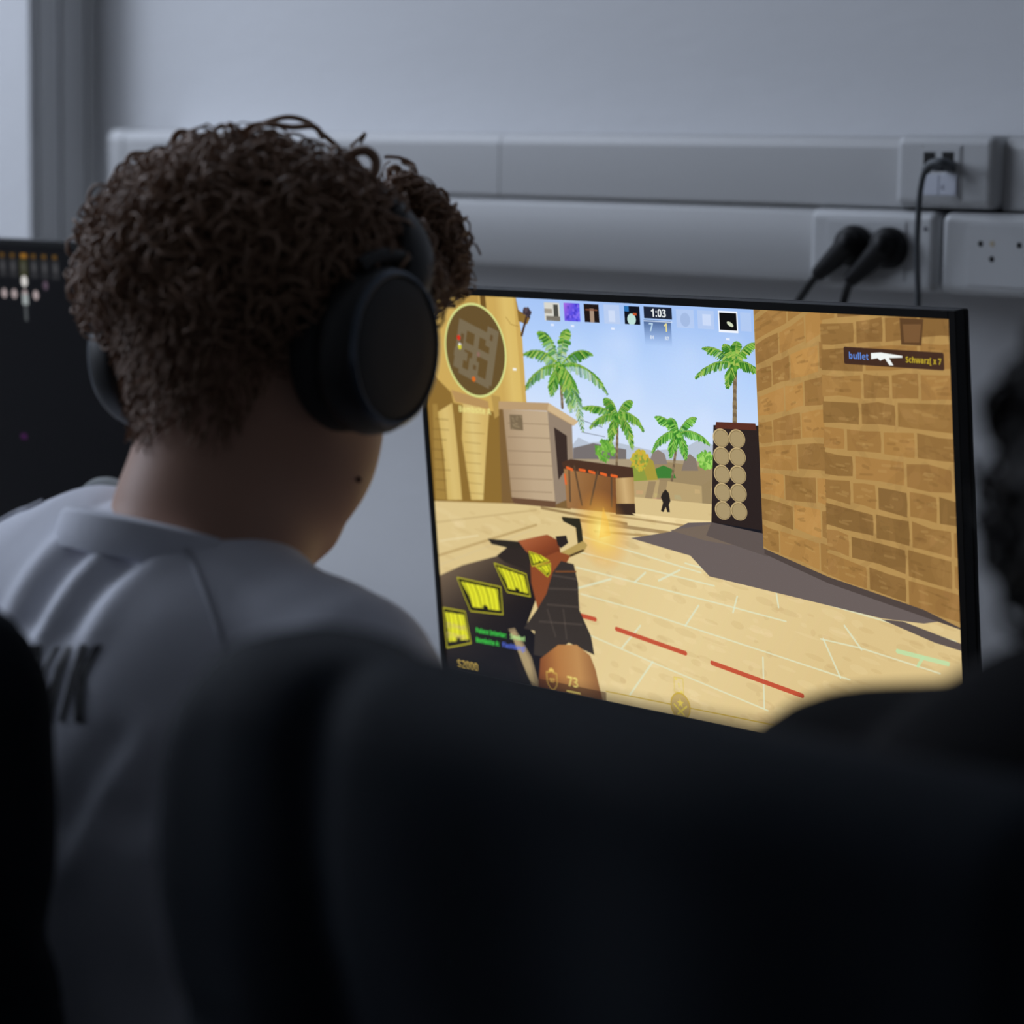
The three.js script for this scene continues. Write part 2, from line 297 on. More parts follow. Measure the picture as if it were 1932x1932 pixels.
{
  const o = thing('network_cable', 'grey network cable looping out of the network socket', 'cable', V(0, 0, 0));
  const a = onZ(1792, 306, BZ + 0.002);
  mesh('connector', box(a.x - 0.0055, a.x + 0.0055, a.y - 0.008, a.y + 0.001, BZ + 0.001, BZ + 0.02, 0.001), M.grayCable, o);
  mesh('boot', tube([onZ(1796, 314, BZ + 0.018), onZ(1780, 307, BZ + 0.026), onZ(1760, 309, BZ + 0.027), onZ(1746, 322, BZ + 0.026)], 0.0042, 24), M.grayCable, o);
  mesh('cable', tube([onZ(1770, 307, BZ + 0.027), onZ(1748, 318, BZ + 0.026), onZ(1738, 350, BZ + 0.024), onZ(1733, 400, BZ + 0.02), onZ(1730, 470, BZ + 0.016), onZ(1732, 560, BZ + 0.008), onZ(1731, 660, BZ), onZ(1730, 800, BZ - 0.02), V(onZ(1730, 800, BZ - 0.02).x, 0.82, 0.03), V(onZ(1730, 800, BZ - 0.02).x + 0.01, 0.75, 0.045), V(onZ(1730, 800, BZ - 0.02).x + 0.08, 0.7385, 0.1)], 0.0027, 110), M.grayCable, o);
}

// ------------------------------------------------------------------ desk and monitors
const DESK = 0.735;
{
  const d = thing('desk', 'long pale desk under the monitors along the wall', 'desk', V(0, 0, 0));
  mesh('desktop', box(-2.75, 1.4, DESK - 0.025, DESK, 0.03, 0.82, 0.004), M.desk, d);
  for (const x of [-2.68, -0.75, 1.32]) { mesh('leg', box(x - 0.025, x + 0.025, 0, DESK - 0.025, 0.1, 0.15), M.metal, d); mesh('leg', box(x - 0.025, x + 0.025, 0, DESK - 0.025, 0.68, 0.73), M.metal, d); }
}

// the picture on the lit screen: a sunny desert courtyard, computed on a canvas. Points are given in photograph pixels and carried to the screen's own plane.
const CW = 2048, CH = 1152;
const QUAD = [[791, 552.5], [1791, 602], [1819, 1461], [840, 1261]];
const HG = (() => {
  const A = [], to = [[0, 0], [CW, 0], [CW, CH], [0, CH]];
  QUAD.forEach(([x, y], i) => { const [X, Y] = to[i]; A.push([x, y, 1, 0, 0, 0, -X * x, -X * y, X]); A.push([0, 0, 0, x, y, 1, -Y * x, -Y * y, Y]); });
  for (let c = 0; c < 8; c++) {
    let b = c; for (let r = c + 1; r < 8; r++) if (Math.abs(A[r][c]) > Math.abs(A[b][c])) b = r;
    [A[c], A[b]] = [A[b], A[c]];
    for (let r = 0; r < 8; r++) if (r !== c) { const k = A[r][c] / A[c][c]; for (let q = c; q < 9; q++) A[r][q] -= k * A[c][q]; }
  }
  return A.map((row, i) => row[8] / row[i]);
})();
const S = ([u, v]) => { const w = HG[6] * u + HG[7] * v + 1; return [(HG[0] * u + HG[1] * v + HG[2]) / w, (HG[3] * u + HG[4] * v + HG[5]) / w]; };
function screenPicture() {
  const cv = document.createElement('canvas'); cv.width = CW; cv.height = CH;
  const c = cv.getContext('2d');
  const path = (pts, close = true) => { c.beginPath(); pts.forEach((p, i) => { const [x, y] = S(p); i ? c.lineTo(x, y) : c.moveTo(x, y); }); if (close) c.closePath(); };
  const poly = (pts, fill) => { path(pts); c.fillStyle = fill; c.fill(); };
  const line = (pts, col, w) => { path(pts, false); c.strokeStyle = col; c.lineWidth = w; c.lineCap = 'round'; c.lineJoin = 'round'; c.stroke(); };
  const rgb = (r, g, b, a = 1) => `rgba(${r | 0},${g | 0},${b | 0},${a})`;
  const lerp2 = (a, b, t) => [a[0] + (b[0] - a[0]) * t, a[1] + (b[1] - a[1]) * t];
  const grad = (a, b, ...st) => { const [x0, y0] = S(a), [x1, y1] = S(b), g = c.createLinearGradient(x0, y0, x1, y1); st.forEach((k, i) => g.addColorStop(i / (st.length - 1), k)); return g; };
  // sky
  c.fillStyle = grad([1200, 580], [1200, 900], '#a3c2f4', '#b6d2fb', '#cfe0fb', '#d9e3f4'); c.fillRect(0, 0, CW, CH);
  for (let i = 0; i < 26; i++) { const [x, y] = S([rr(990, 1420), rr(640, 820)]); const g = c.createRadialGradient(x, y, 0, x, y, rr(40, 120)); g.addColorStop(0, 'rgba(215,230,255,.22)'); g.addColorStop(1, 'rgba(215,230,255,0)'); c.fillStyle = g; c.fillRect(x - 130, y - 130, 260, 260); }
  // far hills and roofs
  poly([[1070, 850], [1090, 825], [1110, 835], [1150, 832], [1230, 850], [1290, 845], [1320, 828], [1345, 840], [1430, 842], [1430, 960], [1070, 950]], '#b9c3d2');
  poly([[1080, 845], [1118, 836], [1180, 848], [1180, 880], [1080, 872]], '#77706f');
  poly([[1080, 866], [1190, 866], [1345, 870], [1345, 935], [1080, 915]], '#ab9a7d');
  poly([[1195, 878], [1260, 872], [1345, 884], [1345, 930], [1195, 925]], '#9d8863');
  for (const [u, v, w, h, col] of [[1240, 862, 18, 14, '#8c7f77'], [1250, 890, 24, 12, '#3f7f35'], [1300, 872, 16, 16, '#86786c'], [1210, 880, 30, 26, '#a99a3c'], [1196, 895, 26, 18, '#8c9b40']]) poly([[u - w, v + h], [u - w * 0.6, v - h * 0.5], [u, v - h], [u + w * 0.7, v - h * 0.4], [u + w, v + h]], col);
  // low block wall at the end of the yard
  poly([[1190, 908], [1240, 905], [1345, 920], [1345, 985], [1190, 970]], '#b9a172');
  for (let i = 0; i < 26; i++) { const u = rr(1195, 1330), v = rr(912, 965) + (u - 1195) * 0.08; poly([[u, v], [u + rr(8, 16), v + 1], [u + rr(8, 16), v + rr(6, 10)], [u, v + 8]], rgb(rr(170, 205), rr(150, 178), rr(105, 130), 0.7)); }
  poly([[1222, 908], [1236, 908], [1222, 968], [1208, 968]], 'rgba(120,100,80,.45)');
  poly([[1243, 905], [1258, 907], [1245, 970], [1232, 970]], 'rgba(120,100,80,.4)');
  poly([[1322, 915], [1340, 905], [1342, 985], [1324, 980]], '#9b8660');
  // bushes and palms
  const leafy = (u, v, r, n, cols) => { for (let i = 0; i < n; i++) { const a = rr(0, 6.3), q = r * Math.sqrt(rnd()), [x, y] = S([u + Math.cos(a) * q, v + Math.sin(a) * q * 1.1]); c.fillStyle = cols[(rnd() * cols.length) | 0]; c.beginPath(); c.ellipse(x, y, rr(3, 9), rr(3, 7), rr(0, 3), 0, 7); c.fill(); } };
  leafy(1140, 850, 18, 90, ['#6fae3f', '#8cc556', '#5a9a36']);
  leafy(1206, 868, 16, 120, ['#c7b43a', '#a9b244', '#d2a838', '#8a9b3d']);
  leafy(1330, 868, 15, 90, ['#7fbf4a', '#a2d765', '#68a93e']);
  const frond = (a, b, droop, wid, cols) => {
    const k = [(a[0] + b[0]) / 2, Math.min(a[1], b[1]) - droop], at = (t) => [a[0] * (1 - t) ** 2 + 2 * k[0] * t * (1 - t) + b[0] * t * t, a[1] * (1 - t) ** 2 + 2 * k[1] * t * (1 - t) + b[1] * t * t];
    for (let i = 0; i <= 34; i++) {
      const t = i / 34, p = at(t), L = wid * Math.sin(Math.PI * (0.12 + 0.82 * t)) * rr(0.75, 1.15);
      for (const s of [-1, 1]) { const d = lerp2(a, b, 1), dx = d[0] - a[0], dy = d[1] - a[1], n = Math.hypot(dx, dy) || 1; line([p, [p[0] + dx / n * L * 0.45 - s * dy / n * L * 0.55, p[1] + dy / n * L * 0.4 + s * dx / n * L * 0.35 + L * 0.55]], cols[(rnd() * cols.length) | 0], rr(2.2, 4.4)); }
    }
    line([0, 0.25, 0.5, 0.75, 1].map(at), '#8fae52', 2.2);
  };
  const palm = (u, v, tips, trunk, wid, cols) => {
    if (trunk) { for (let i = 0; i < 16; i++) { const a = lerp2([u, v], trunk, i / 16), b = lerp2([u, v], trunk, (i + 1.1) / 16); line([a, b], i % 2 ? '#76634a' : '#8d7a5c', trunk[2] * rr(0.85, 1.1)); } }
    for (const [tu, tv, dr] of tips) frond([u, v], [tu, tv], dr, wid, cols);
    leafy(u, v + 4, wid * 0.35, 30, cols);
  };
  const G1 = ['#2f6b1f', '#4a8f2c', '#6aa83a', '#8fbf4e', '#3b7d26', '#a6bf55'], G2 = ['#3d8a2c', '#5ba83a', '#79bf4a', '#95cf5c', '#347526'];
  palm(1056, 690, [[988, 668, 22], [990, 735, 14], [1016, 626, 4], [1070, 622, 2], [1116, 668, 20], [1144, 742, 22], [1040, 745, 6], [1076, 775, 2], [1098, 812, 4]], [1060, 768, 12], 20, G1);
  palm(1164, 784, [[1099, 768, 8], [1113, 806, 12], [1140, 752, 4], [1190, 756, 4], [1212, 812, 20], [1150, 835, 4], [1192, 845, 8]], [1162, 880, 10], 16, G1);
  palm(1278, 818, [[1236, 786, 4], [1230, 852, 16], [1262, 790, 4], [1311, 788, 4], [1336, 838, 16], [1264, 862, 4], [1292, 866, 4]], [1266, 905, 9], 15, G2);
  palm(1386, 686, [[1326, 656, 6], [1312, 712, 16], [1366, 650, 2], [1390, 645, 2], [1424, 648, 4], [1428, 702, 12], [1372, 730, 4]], [1385, 806, 15], 17, G1);
  line([[1095, 792], [1135, 806]], '#6f7684', 2); line([[1096, 815], [1140, 824]], '#7f8694', 2);
  // sandstone building at the left with buttresses
  poly([[780, 540], [972, 556], [985, 640], [993, 770], [945, 775], [958, 952], [815, 950]], '#cda95a');
  poly([[930, 552], [968, 554], [986, 770], [950, 770]], grad([930, 650], [988, 650], '#c39c50', '#dcbd6c', '#d8b763'));
  poly([[972, 556], [978, 585], [1000, 600], [994, 612], [978, 606]], '#8a6a30');
  line([[996, 588], [984, 632]], '#4a3426', 9); leafy(994, 590, 7, 26, ['#3a3038', '#57484e']);
  line([[954, 598], [964, 612], [978, 616]], '#a8853f', 2);
  poly([[905, 556], [915, 556], [928, 700], [916, 700]], '#6f5222'); poly([[862, 552], [902, 556], [902, 600], [862, 600]], '#b8934a');
  poly([[800, 690], [850, 740], [855, 760], [945, 780], [955, 950], [815, 950]], '#8d6c30');
  for (const [pts, col] of [
    [[[825, 777], [852, 760], [862, 850], [870, 943], [842, 943], [836, 860]], grad([825, 850], [868, 850], '#c9a95c', '#d9bd74', '#cfb066')],
    [[[872, 757], [922, 774], [915, 864], [910, 943], [887, 943], [870, 827]], grad([870, 850], [920, 850], '#cfae62', '#dcc27a', '#d2b268')],
    [[[926, 745], [942, 748], [946, 780], [932, 790]], '#b6944e'],
    [[[850, 735], [920, 757], [922, 772], [858, 758]], '#b6905a'],
    [[[815, 762], [824, 762], [840, 943], [820, 943]], '#a3823f'],
  ]) poly(pts, col);
  for (let i = 0; i < 9; i++) { const v = 790 + i * 19; line([[rr(812, 822), v], [rr(835, 850), v + 2]], 'rgba(90,65,28,.55)', 2.2); line([[rr(872, 880), v + 6], [rr(905, 918), v + 9]], 'rgba(120,90,40,.5)', 2); }
  poly([[1060, 925], [1440, 960], [1440, 1040], [1060, 985]], '#d8c08a');
  poly([[940, 770], [1060, 800], [1075, 965], [945, 955]], '#7d5f36');
  // hut
  poly([[948, 772], [1032, 776], [1046, 950], [964, 944]], grad([950, 850], [1046, 850], '#a98f70', '#bda586', '#c2ab8b'));
  for (const v of [798, 824, 850, 876, 902, 926]) line([[957, v], [1040, v + 3]], 'rgba(120,98,74,.6)', 2);
  poly([[1032, 776], [1078, 800], [1082, 936], [1046, 952]], '#94826f');
  poly([[1044, 806], [1068, 822], [1070, 880], [1052, 905]], '#3a2c26');
  poly([[940, 757], [1034, 760], [1090, 795], [1080, 803], [1030, 775], [940, 772]], '#b99a72');
  poly([[1034, 760], [1090, 795], [1082, 803], [1032, 774]], '#d0b48a');
  poly([[960, 782], [984, 783], [986, 812], [962, 810]], '#7c6a50'); for (let i = 0; i < 12; i++) { const u = rr(963, 982), v = rr(785, 808); line([[u, v], [u + 3, v + 2]], '#a99572', 2); }
  poly([[962, 938], [1047, 946], [1046, 962], [968, 950]], '#6b4d36');
  // wooden crate
  poly([[1062, 884], [1160, 902], [1162, 968], [1068, 958]], grad([1062, 890], [1162, 960], '#a67a4c', '#8f6237', '#7a4d2a'));
  poly([[1160, 896], [1194, 900], [1196, 970], [1162, 970]], grad([1160, 930], [1196, 930], '#a98552', '#cfae78', '#b08c58'));
  poly([[1058, 872], [1075, 866], [1192, 882], [1194, 900], [1160, 902], [1062, 884]], '#4b3224');
  poly([[1160, 950], [1196, 950], [1197, 972], [1160, 970]], '#3b2a20');
  for (const [a, b] of [[[1082, 880], [1096, 952]], [[1126, 890], [1112, 952]], [[1072, 880], [1074, 945]], [[1152, 898], [1152, 955]]]) line([a, b], '#5d4732', 7);
  for (const [a, b] of [[[1068, 882], [1078, 886]], [[1092, 886], [1102, 888]], [[1110, 889], [1120, 892]], [[1132, 893], [1142, 896]], [[1064, 896], [1066, 912]], [[1152, 897], [1162, 899]]]) line([a, b], '#e8662a', 8);
  // yard
  poly([[815, 945], [968, 950], [1068, 960], [1160, 972], [1345, 982], [1440, 1025], [1560, 1085], [1815, 1180], [1830, 1480], [835, 1280]], grad([1050, 960], [1500, 1440], '#dcc48c', '#e6cf98', '#dcc28a'));
  poly([[1190, 968], [1350, 985], [1350, 1003], [1196, 972]], '#eed7a0');
  for (const [a, b, w, col] of [[[1020, 958], [1180, 988], 8, '#9c8256'], [[1060, 977], [1280, 1008], 10, '#a68b5e'], [[1120, 1002], [1260, 1014], 7, '#b79b66'], [[1150, 972], [1350, 1000], 6, '#b69b6a'], [[822, 985], [1010, 962], 5, '#cbb27c'], [[824, 1048], [1010, 990], 7, '#bfa36c'], [[828, 1020], [900, 1010], 3, '#eadbae'], [[830, 1090], [1010, 1030], 9, '#b99c66'], [[825, 1066], [1000, 1000], 4, '#d8c290']]) line([a, b], col, w);
  for (let i = 0; i < 600; i++) { const u = rr(830, 1815), v = rr(960, 1440), [x, y] = S([u, v]); c.fillStyle = rnd() < 0.5 ? 'rgba(255,236,190,.10)' : 'rgba(150,115,65,.08)'; c.beginPath(); c.ellipse(x, y, rr(8, 46), rr(3, 12), 0.15, 0, 7); c.fill(); }
  for (const pts of [[[1085, 1070], [1360, 1140], [1480, 1172]], [[1093, 1120], [1200, 1150], [1600, 1282]], [[1110, 1198], [1230, 1250], [1445, 1340]], [[1090, 1010], [1320, 1080]], [[1290, 1062], [1800, 1210]], [[1545, 1205], [1620, 1222], [1770, 1270]], [[1085, 1040], [1345, 1105]]]) line(pts, 'rgba(226,229,196,.75)', 4.5);
  for (const pts of [[[1085, 1110], [1150, 1092]], [[1195, 1098], [1215, 1080]], [[1290, 1180], [1315, 1142]], [[1380, 1155], [1388, 1125]], [[1462, 1120], [1466, 1145]], [[1170, 1222], [1205, 1180]], [[1185, 1310], [1228, 1248]], [[1550, 1205], [1582, 1278]], [[1436, 1240], [1438, 1335]], [[1590, 1180], [1622, 1225]], [[1240, 1095], [1280, 1075]]]) line(pts, 'rgba(222,232,205,.7)', 6);
  // shade on the yard
  poly([[1188, 1015], [1262, 1003], [1296, 986], [1345, 985], [1440, 1015], [1560, 1085], [1815, 1180], [1812, 1166], [1740, 1176], [1660, 1166], [1336, 1087], [1300, 1048]], '#6a5f5c');
  poly([[1262, 1000], [1345, 988], [1435, 1012], [1465, 1042], [1330, 1020]], '#756659');
  poly([[1660, 1168], [1700, 1172], [1812, 1215], [1812, 1228], [1760, 1212]], '#5f5450');
  for (const [a, b] of [[[1080, 1157], [1120, 1168]], [[1160, 1186], [1290, 1232]], [[1340, 1250], [1510, 1312]], [[1560, 1330], [1640, 1362]]]) line([a, b], 'rgba(190,62,40,.85)', 13);
  // racks of drums
  poly([[1340, 985], [1345, 802], [1426, 803], [1442, 803], [1446, 1030], [1345, 1000]], '#2b211f');
  poly([[1350, 796], [1424, 799], [1426, 812], [1348, 808]], '#5b2f22');
  poly([[1340, 985], [1434, 1000], [1434, 1016], [1350, 998]], '#16161d');
  for (let r = 0; r < 5; r++) for (let k = 0; k < 2; k++) {
    const u = 1359 + k * 30 + r * 0.8, v = 826 + r * 34.2 + k * 1.5, [x, y] = S([u, v]);
    c.fillStyle = '#c5ad7d'; c.beginPath(); c.ellipse(x, y, 31, 25.5, 0, 0, 7); c.fill();
    c.fillStyle = '#7e6c4a'; c.beginPath(); c.ellipse(x + 1, y + 1, 28, 23, 0, 0, 7); c.fill();
    c.fillStyle = '#a8946c'; c.beginPath(); c.ellipse(x + 1, y + 1, 26, 21.5, 0, 0, 7); c.fill();
  }
  poly([[1340, 985], [1446, 1008], [1446, 1050], [1330, 1010]], '#5f5450');
  poly([[1440, 1020], [1560, 1078], [1830, 1170], [1830, 1195], [1560, 1100], [1440, 1045]], '#4f4440');
  // stone wall at the right: two faces meeting at a corner, courses of uneven stones
  poly([[1421, 575], [1840, 590], [1840, 1200], [1740, 1150], [1560, 1088], [1438, 1034]], '#b28d52');
  const course = (A, B, rows, w0, shade) => {
    for (let k = 0; k < rows; k++) {
      let t = -rr(0, 0.12);
      while (t < 1) {
        const t2 = t + rr(w0 * 0.6, w0 * 1.5), q = (tt, kk) => lerp2([A[0][0] + (A[1][0] - A[0][0]) * kk / rows, A[0][1] + (A[1][1] - A[0][1]) * kk / rows], [B[0][0] + (B[1][0] - B[0][0]) * kk / rows, B[0][1] + (B[1][1] - B[0][1]) * kk / rows], clamp(tt, 0, 1));
        const g = 0.10, j = () => rr(-0.06, 0.06), e = 0.012, f = rr(0.86, 1.1) * shade;
        if (t2 > 0.01) {
          poly([q(t + e, k + g + j()), q((t + t2) / 2, k + g + j()), q(t2 - e, k + g + j()), q(t2 - e * 0.6, k + 0.5), q(t2 - e, k + 1 - g + j()), q((t + t2) / 2, k + 1 - g + j()), q(t + e, k + 1 - g + j())], rgb(158 * f, 118 * f, 64 * f));
          for (let n = 0; n < 6; n++) { const tt = t + (t2 - t) * rr(0.1, 0.8), kk = k + rr(0.2, 0.75); line([q(tt, kk), q(tt + (t2 - t) * rr(0.1, 0.25), kk + rr(-0.06, 0.06))], rnd() < 0.5 ? rgb(120, 86, 44, 0.28) : rgb(196, 156, 96, 0.25), rr(3, 9)); }
        }
        t = t2;
      }
    }
  };
  c.save(); path([[1421, 575], [1840, 590], [1840, 1200], [1740, 1150], [1560, 1088], [1438, 1034]]); c.clip();
  course([[1421, 500], [1436, 1034]], [[1546, 380], [1560, 1088]], 11, 0.42, 1.08);
  course([[1546, 560], [1560, 1088]], [[1800, 520], [1815, 1182]], 11, 0.3, 0.98);
  for (let i = 0; i < 260; i++) { const [x, y] = S([rr(1421, 1810), rr(580, 1180)]); c.fillStyle = rnd() < 0.5 ? 'rgba(205,165,100,.07)' : 'rgba(90,62,28,.07)'; c.beginPath(); c.ellipse(x, y, rr(10, 60), rr(6, 26), rr(0, 3), 0, 7); c.fill(); }
  c.restore();
  poly([[1697, 600], [1742, 602], [1738, 652], [1700, 650]], '#5d4126'); poly([[1703, 612], [1738, 612], [1734, 646], [1706, 646]], '#785634');
  // far figure by the block wall
  poly([[1248, 930], [1254, 923], [1260, 930], [1263, 945], [1260, 952], [1262, 966], [1257, 966], [1254, 956], [1250, 966], [1245, 964], [1249, 948], [1245, 938]], '#2a2420');
  // muzzle flash
  { const [x, y] = S([1133, 1000]); const g = c.createRadialGradient(x, y, 4, x, y, 120); g.addColorStop(0, 'rgba(255,240,140,.95)'); g.addColorStop(0.4, 'rgba(250,200,80,.55)'); g.addColorStop(1, 'rgba(230,140,50,0)'); c.fillStyle = g; c.fillRect(x - 130, y - 130, 260, 260); poly([[1128, 1015], [1136, 955], [1146, 985], [1150, 1010]], 'rgba(250,190,70,.45)'); }
  // rifle, glove and arm
  poly([[828, 1085], [870, 1066], [950, 1045], [1000, 1062], [1012, 1120], [990, 1180], [1050, 1240], [1060, 1320], [836, 1270]], grad([830, 1090], [900, 1260], '#6b5a48', '#3f342c', '#221c1c', '#141218'));
  poly([[935, 1048], [960, 1028], [1000, 1030], [1030, 1060], [1000, 1080], [950, 1060]], '#2f2723');
  poly([[918, 1016], [985, 1022], [1000, 1034], [960, 1034], [925, 1026]], '#2b2620');
  poly([[975, 1020], [1030, 1008], [1052, 1020], [1056, 1050], [1020, 1062], [990, 1040]], grad([1010, 1008], [1030, 1062], '#a85d38', '#8a4526', '#6b331c'));
  poly([[1046, 1012], [1066, 1010], [1070, 1024], [1056, 1034], [1050, 1028]], '#2a2320');
  poly([[1058, 975], [1092, 978], [1096, 1000], [1098, 1024], [1088, 1028], [1084, 995], [1060, 983]], '#2d2a1c');
  poly([[1056, 1042], [1098, 1020], [1106, 1028], [1100, 1040], [1062, 1056]], '#b59a58'); line([[1060, 1054], [1098, 1038]], '#4d3b22', 6);
  poly([[998, 1062], [1050, 1040], [1074, 1048], [1062, 1070], [1040, 1120], [1012, 1150], [1000, 1100]], '#8e4a28');
  for (const [q, slim] of [[[[860, 1089], [942, 1106], [946, 1160], [882, 1152]], 7], [[[930, 1062], [990, 1082], [998, 1126], [952, 1116]], 6], [[[996, 1040], [1018, 1048], [1034, 1058], [1000, 1068]], 3], [[[1008, 1068], [1036, 1062], [1036, 1080], [1030, 1088]], 3], [[[834, 1146], [874, 1152], [886, 1214], [838, 1222]], 4]]) {
    poly(q, '#1d1a12');
    const pt = (s, t) => lerp2(lerp2(q[0], q[1], s), lerp2(q[3], q[2], s), t);
    line([pt(0, 0), pt(1, 0.02), pt(1, 0.98), pt(0.05, 1), pt(0.02, 0.6), pt(0, 0)], '#c9c32c', 3.4);
    poly([pt(0.06, 0.1), pt(0.92, 0.12), pt(0.94, 0.86), pt(0.14, 0.86), pt(0.14, 0.5)], '#e0e02c');
    for (let i = 1; i <= slim; i++) { const s = i / (slim + 1); line([pt(s, 0.08), pt(s + 0.04, 0.45), pt(s + rr(-0.02, 0.05), 0.88)], i % 2 ? '#3a3510' : '#a79d18', 3); }
    poly([pt(0.45, 0.8), pt(0.52, 0.72), pt(0.6, 0.8), pt(0.58, 0.9), pt(0.46, 0.9)], '#1d1a12');
  }
  poly([[956, 1180], [985, 1208], [1015, 1275], [1030, 1320], [985, 1308], [968, 1240]], '#1b171a');
  poly([[956, 1186], [968, 1184], [1000, 1240], [1016, 1300], [1002, 1302], [985, 1250]], '#8c7a5c'); poly([[960, 1192], [968, 1190], [996, 1244], [1006, 1290], [996, 1285]], '#a8946c');
  poly([[1040, 1080], [1056, 1058], [1080, 1064], [1088, 1100], [1090, 1150], [1112, 1200], [1118, 1235], [1070, 1212], [1030, 1240], [1004, 1235], [1006, 1190], [985, 1185], [1010, 1150], [1028, 1120]], '#37302c');
  for (const [a, b] of [[[1040, 1085], [1084, 1092]], [[1034, 1110], [1088, 1112]], [[1030, 1140], [1090, 1145]], [[1015, 1172], [1095, 1178]], [[1030, 1150], [1045, 1200]], [[1060, 1150], [1066, 1205]]]) line([a, b], 'rgba(120,105,95,.28)', 6);
  line([[1046, 1078], [1084, 1078]], '#7a4a28', 5);
  poly([[1016, 1242], [1050, 1216], [1085, 1216], [1110, 1236], [1120, 1262], [1135, 1330], [1012, 1300]], grad([1012, 1260], [1130, 1270], '#7d4424', '#b07640', '#bd8a52', '#8c5c36'));
  poly([[1012, 1280], [1140, 1306], [1140, 1340], [1010, 1310]], 'rgba(60,34,22,.5)');
  // heads-up display, drawn straight on the screen
  const text = (s, p, size, col, font = 'bold', align = 'left', sx = 1) => { const [x, y] = Array.isArray(p) ? S(p) : p; c.save(); c.translate(x, y); c.scale(sx, 1); c.font = `${font} ${size}px sans-serif`; c.textAlign = align; c.textBaseline = 'middle'; c.fillStyle = col; c.fillText(s, 0, 0); c.restore(); };
  { // radar disc with its own plan of lanes
    const [x, y] = S([896, 661]), R = 136;
    c.fillStyle = '#66502b'; c.beginPath(); c.arc(x, y, R, 0, 7); c.fill();
    c.save(); c.translate(x, y); c.rotate(0.3); c.fillStyle = '#786a50';
    for (const [a, b, w, h] of [[-86, -70, 40, 150], [-86, -70, 150, 24], [-50, -10, 120, 22], [-10, -70, 22, 120], [40, -90, 50, 60], [60, -40, 30, 120], [-60, 70, 140, 22], [-20, 30, 44, 44], [-90, 20, 60, 26]]) c.fillRect(a, b, w, h);
    c.fillStyle = '#665030'; for (const [a, b, w, h] of [[-70, -30, 14, 30], [56, -70, 12, 18], [0, 44, 14, 14]]) c.fillRect(a, b, w, h);
    c.fillStyle = '#8d6a5c'; c.fillRect(10, 0, 12, 14); c.restore();
    c.strokeStyle = '#d8df8c'; c.lineWidth = 7; c.beginPath(); c.arc(x, y, R, 0, 7); c.stroke();
    for (const [u, v, col] of [[865, 637, '#d8301c'], [867, 654, '#d6cf3a'], [893, 715, '#dd6a1c']]) { const [a, b] = S([u, v]); c.fillStyle = col; c.beginPath(); c.arc(a, b, 8, 0, 7); c.fill(); }
    c.fillStyle = '#fff'; const [a, b] = S([867, 650]); c.fillRect(a - 5, b - 4, 10, 5);
  }
  text('Bombsite A', [864, 771], 27, '#eadf8a');
  // portraits: plain colour fields
  const tile = (u0, u1, v0, v1, f) => { const a = S([u0, v0]), b = S([u1, v1]); c.save(); c.beginPath(); c.rect(a[0], a[1], b[0] - a[0], b[1] - a[1]); c.clip(); f(a[0], a[1], b[0] - a[0], b[1] - a[1]); c.restore(); };
  tile(1026, 1057, 570, 606, (x, y, w, h) => { c.fillStyle = '#d8d6cc'; c.fillRect(x, y, w, h); c.fillStyle = '#4a4a44'; c.fillRect(x + w * 0.6, y + h * 0.1, w * 0.3, h * 0.9); c.fillStyle = '#7a756a'; c.fillRect(x + w * 0.1, y + h * 0.75, w * 0.9, h * 0.25); c.fillStyle = '#a29a8c'; c.fillRect(x, y + h * 0.35, w * 0.5, h * 0.25); });
  tile(1063, 1095, 571, 607, (x, y, w, h) => { const g = c.createLinearGradient(x, y, x + w, y + h); g.addColorStop(0, '#b06ce0'); g.addColorStop(0.5, '#5a4de0'); g.addColorStop(1, '#6a62f2'); c.fillStyle = g; c.fillRect(x, y, w, h); for (let i = 0; i < 20; i++) { c.fillStyle = rnd() < 0.5 ? 'rgba(40,30,160,.35)' : 'rgba(190,150,255,.35)'; c.fillRect(x + rr(0, w), y + rr(0, h), 8, 8); } });
  tile(1101, 1131, 573, 609, (x, y, w, h) => { c.fillStyle = '#1d130f'; c.fillRect(x, y, w, h); c.fillStyle = '#a9907c'; c.fillRect(x + w * 0.38, y + h * 0.25, w * 0.28, h * 0.75); c.fillStyle = '#7a4a34'; c.fillRect(x + w * 0.1, y + h * 0.28, w * 0.8, h * 0.08); });
  tile(1138, 1170, 574, 612, (x, y, w, h) => { c.fillStyle = 'rgba(190,208,240,.8)'; c.fillRect(x, y, w, h); c.fillStyle = 'rgba(220,230,250,.6)'; c.fillRect(x + w * 0.3, y + h * 0.3, w * 0.4, h * 0.6); });
  tile(1177, 1208, 577, 613, (x, y, w, h) => { c.fillStyle = '#0b0f1c'; c.fillRect(x, y, w, h); c.fillStyle = '#2b6fb0'; c.fillRect(x, y, w * 0.3, h * 0.3); c.fillStyle = '#bfe0d8'; c.beginPath(); c.ellipse(x + w * 0.45, y + h * 0.72, w * 0.28, h * 0.32, 0, 0, 7); c.fill(); c.fillStyle = '#c2562c'; c.fillRect(x + w * 0.55, y + h * 0.36, w * 0.25, h * 0.14); });
  tile(1275, 1310, 583, 620, (x, y, w, h) => { c.fillStyle = 'rgba(188,206,240,.7)'; c.fillRect(x, y, w, h); c.fillStyle = 'rgba(160,182,224,.8)'; c.beginPath(); c.arc(x + w / 2, y + h * 0.55, w * 0.28, 0, 7); c.fill(); });
  tile(1315, 1348, 585, 622, (x, y, w, h) => { c.fillStyle = 'rgba(188,206,240,.7)'; c.fillRect(x, y, w, h); c.fillStyle = 'rgba(214,226,250,.7)'; c.fillRect(x + w * 0.3, y + h * 0.2, w * 0.5, h * 0.6); });
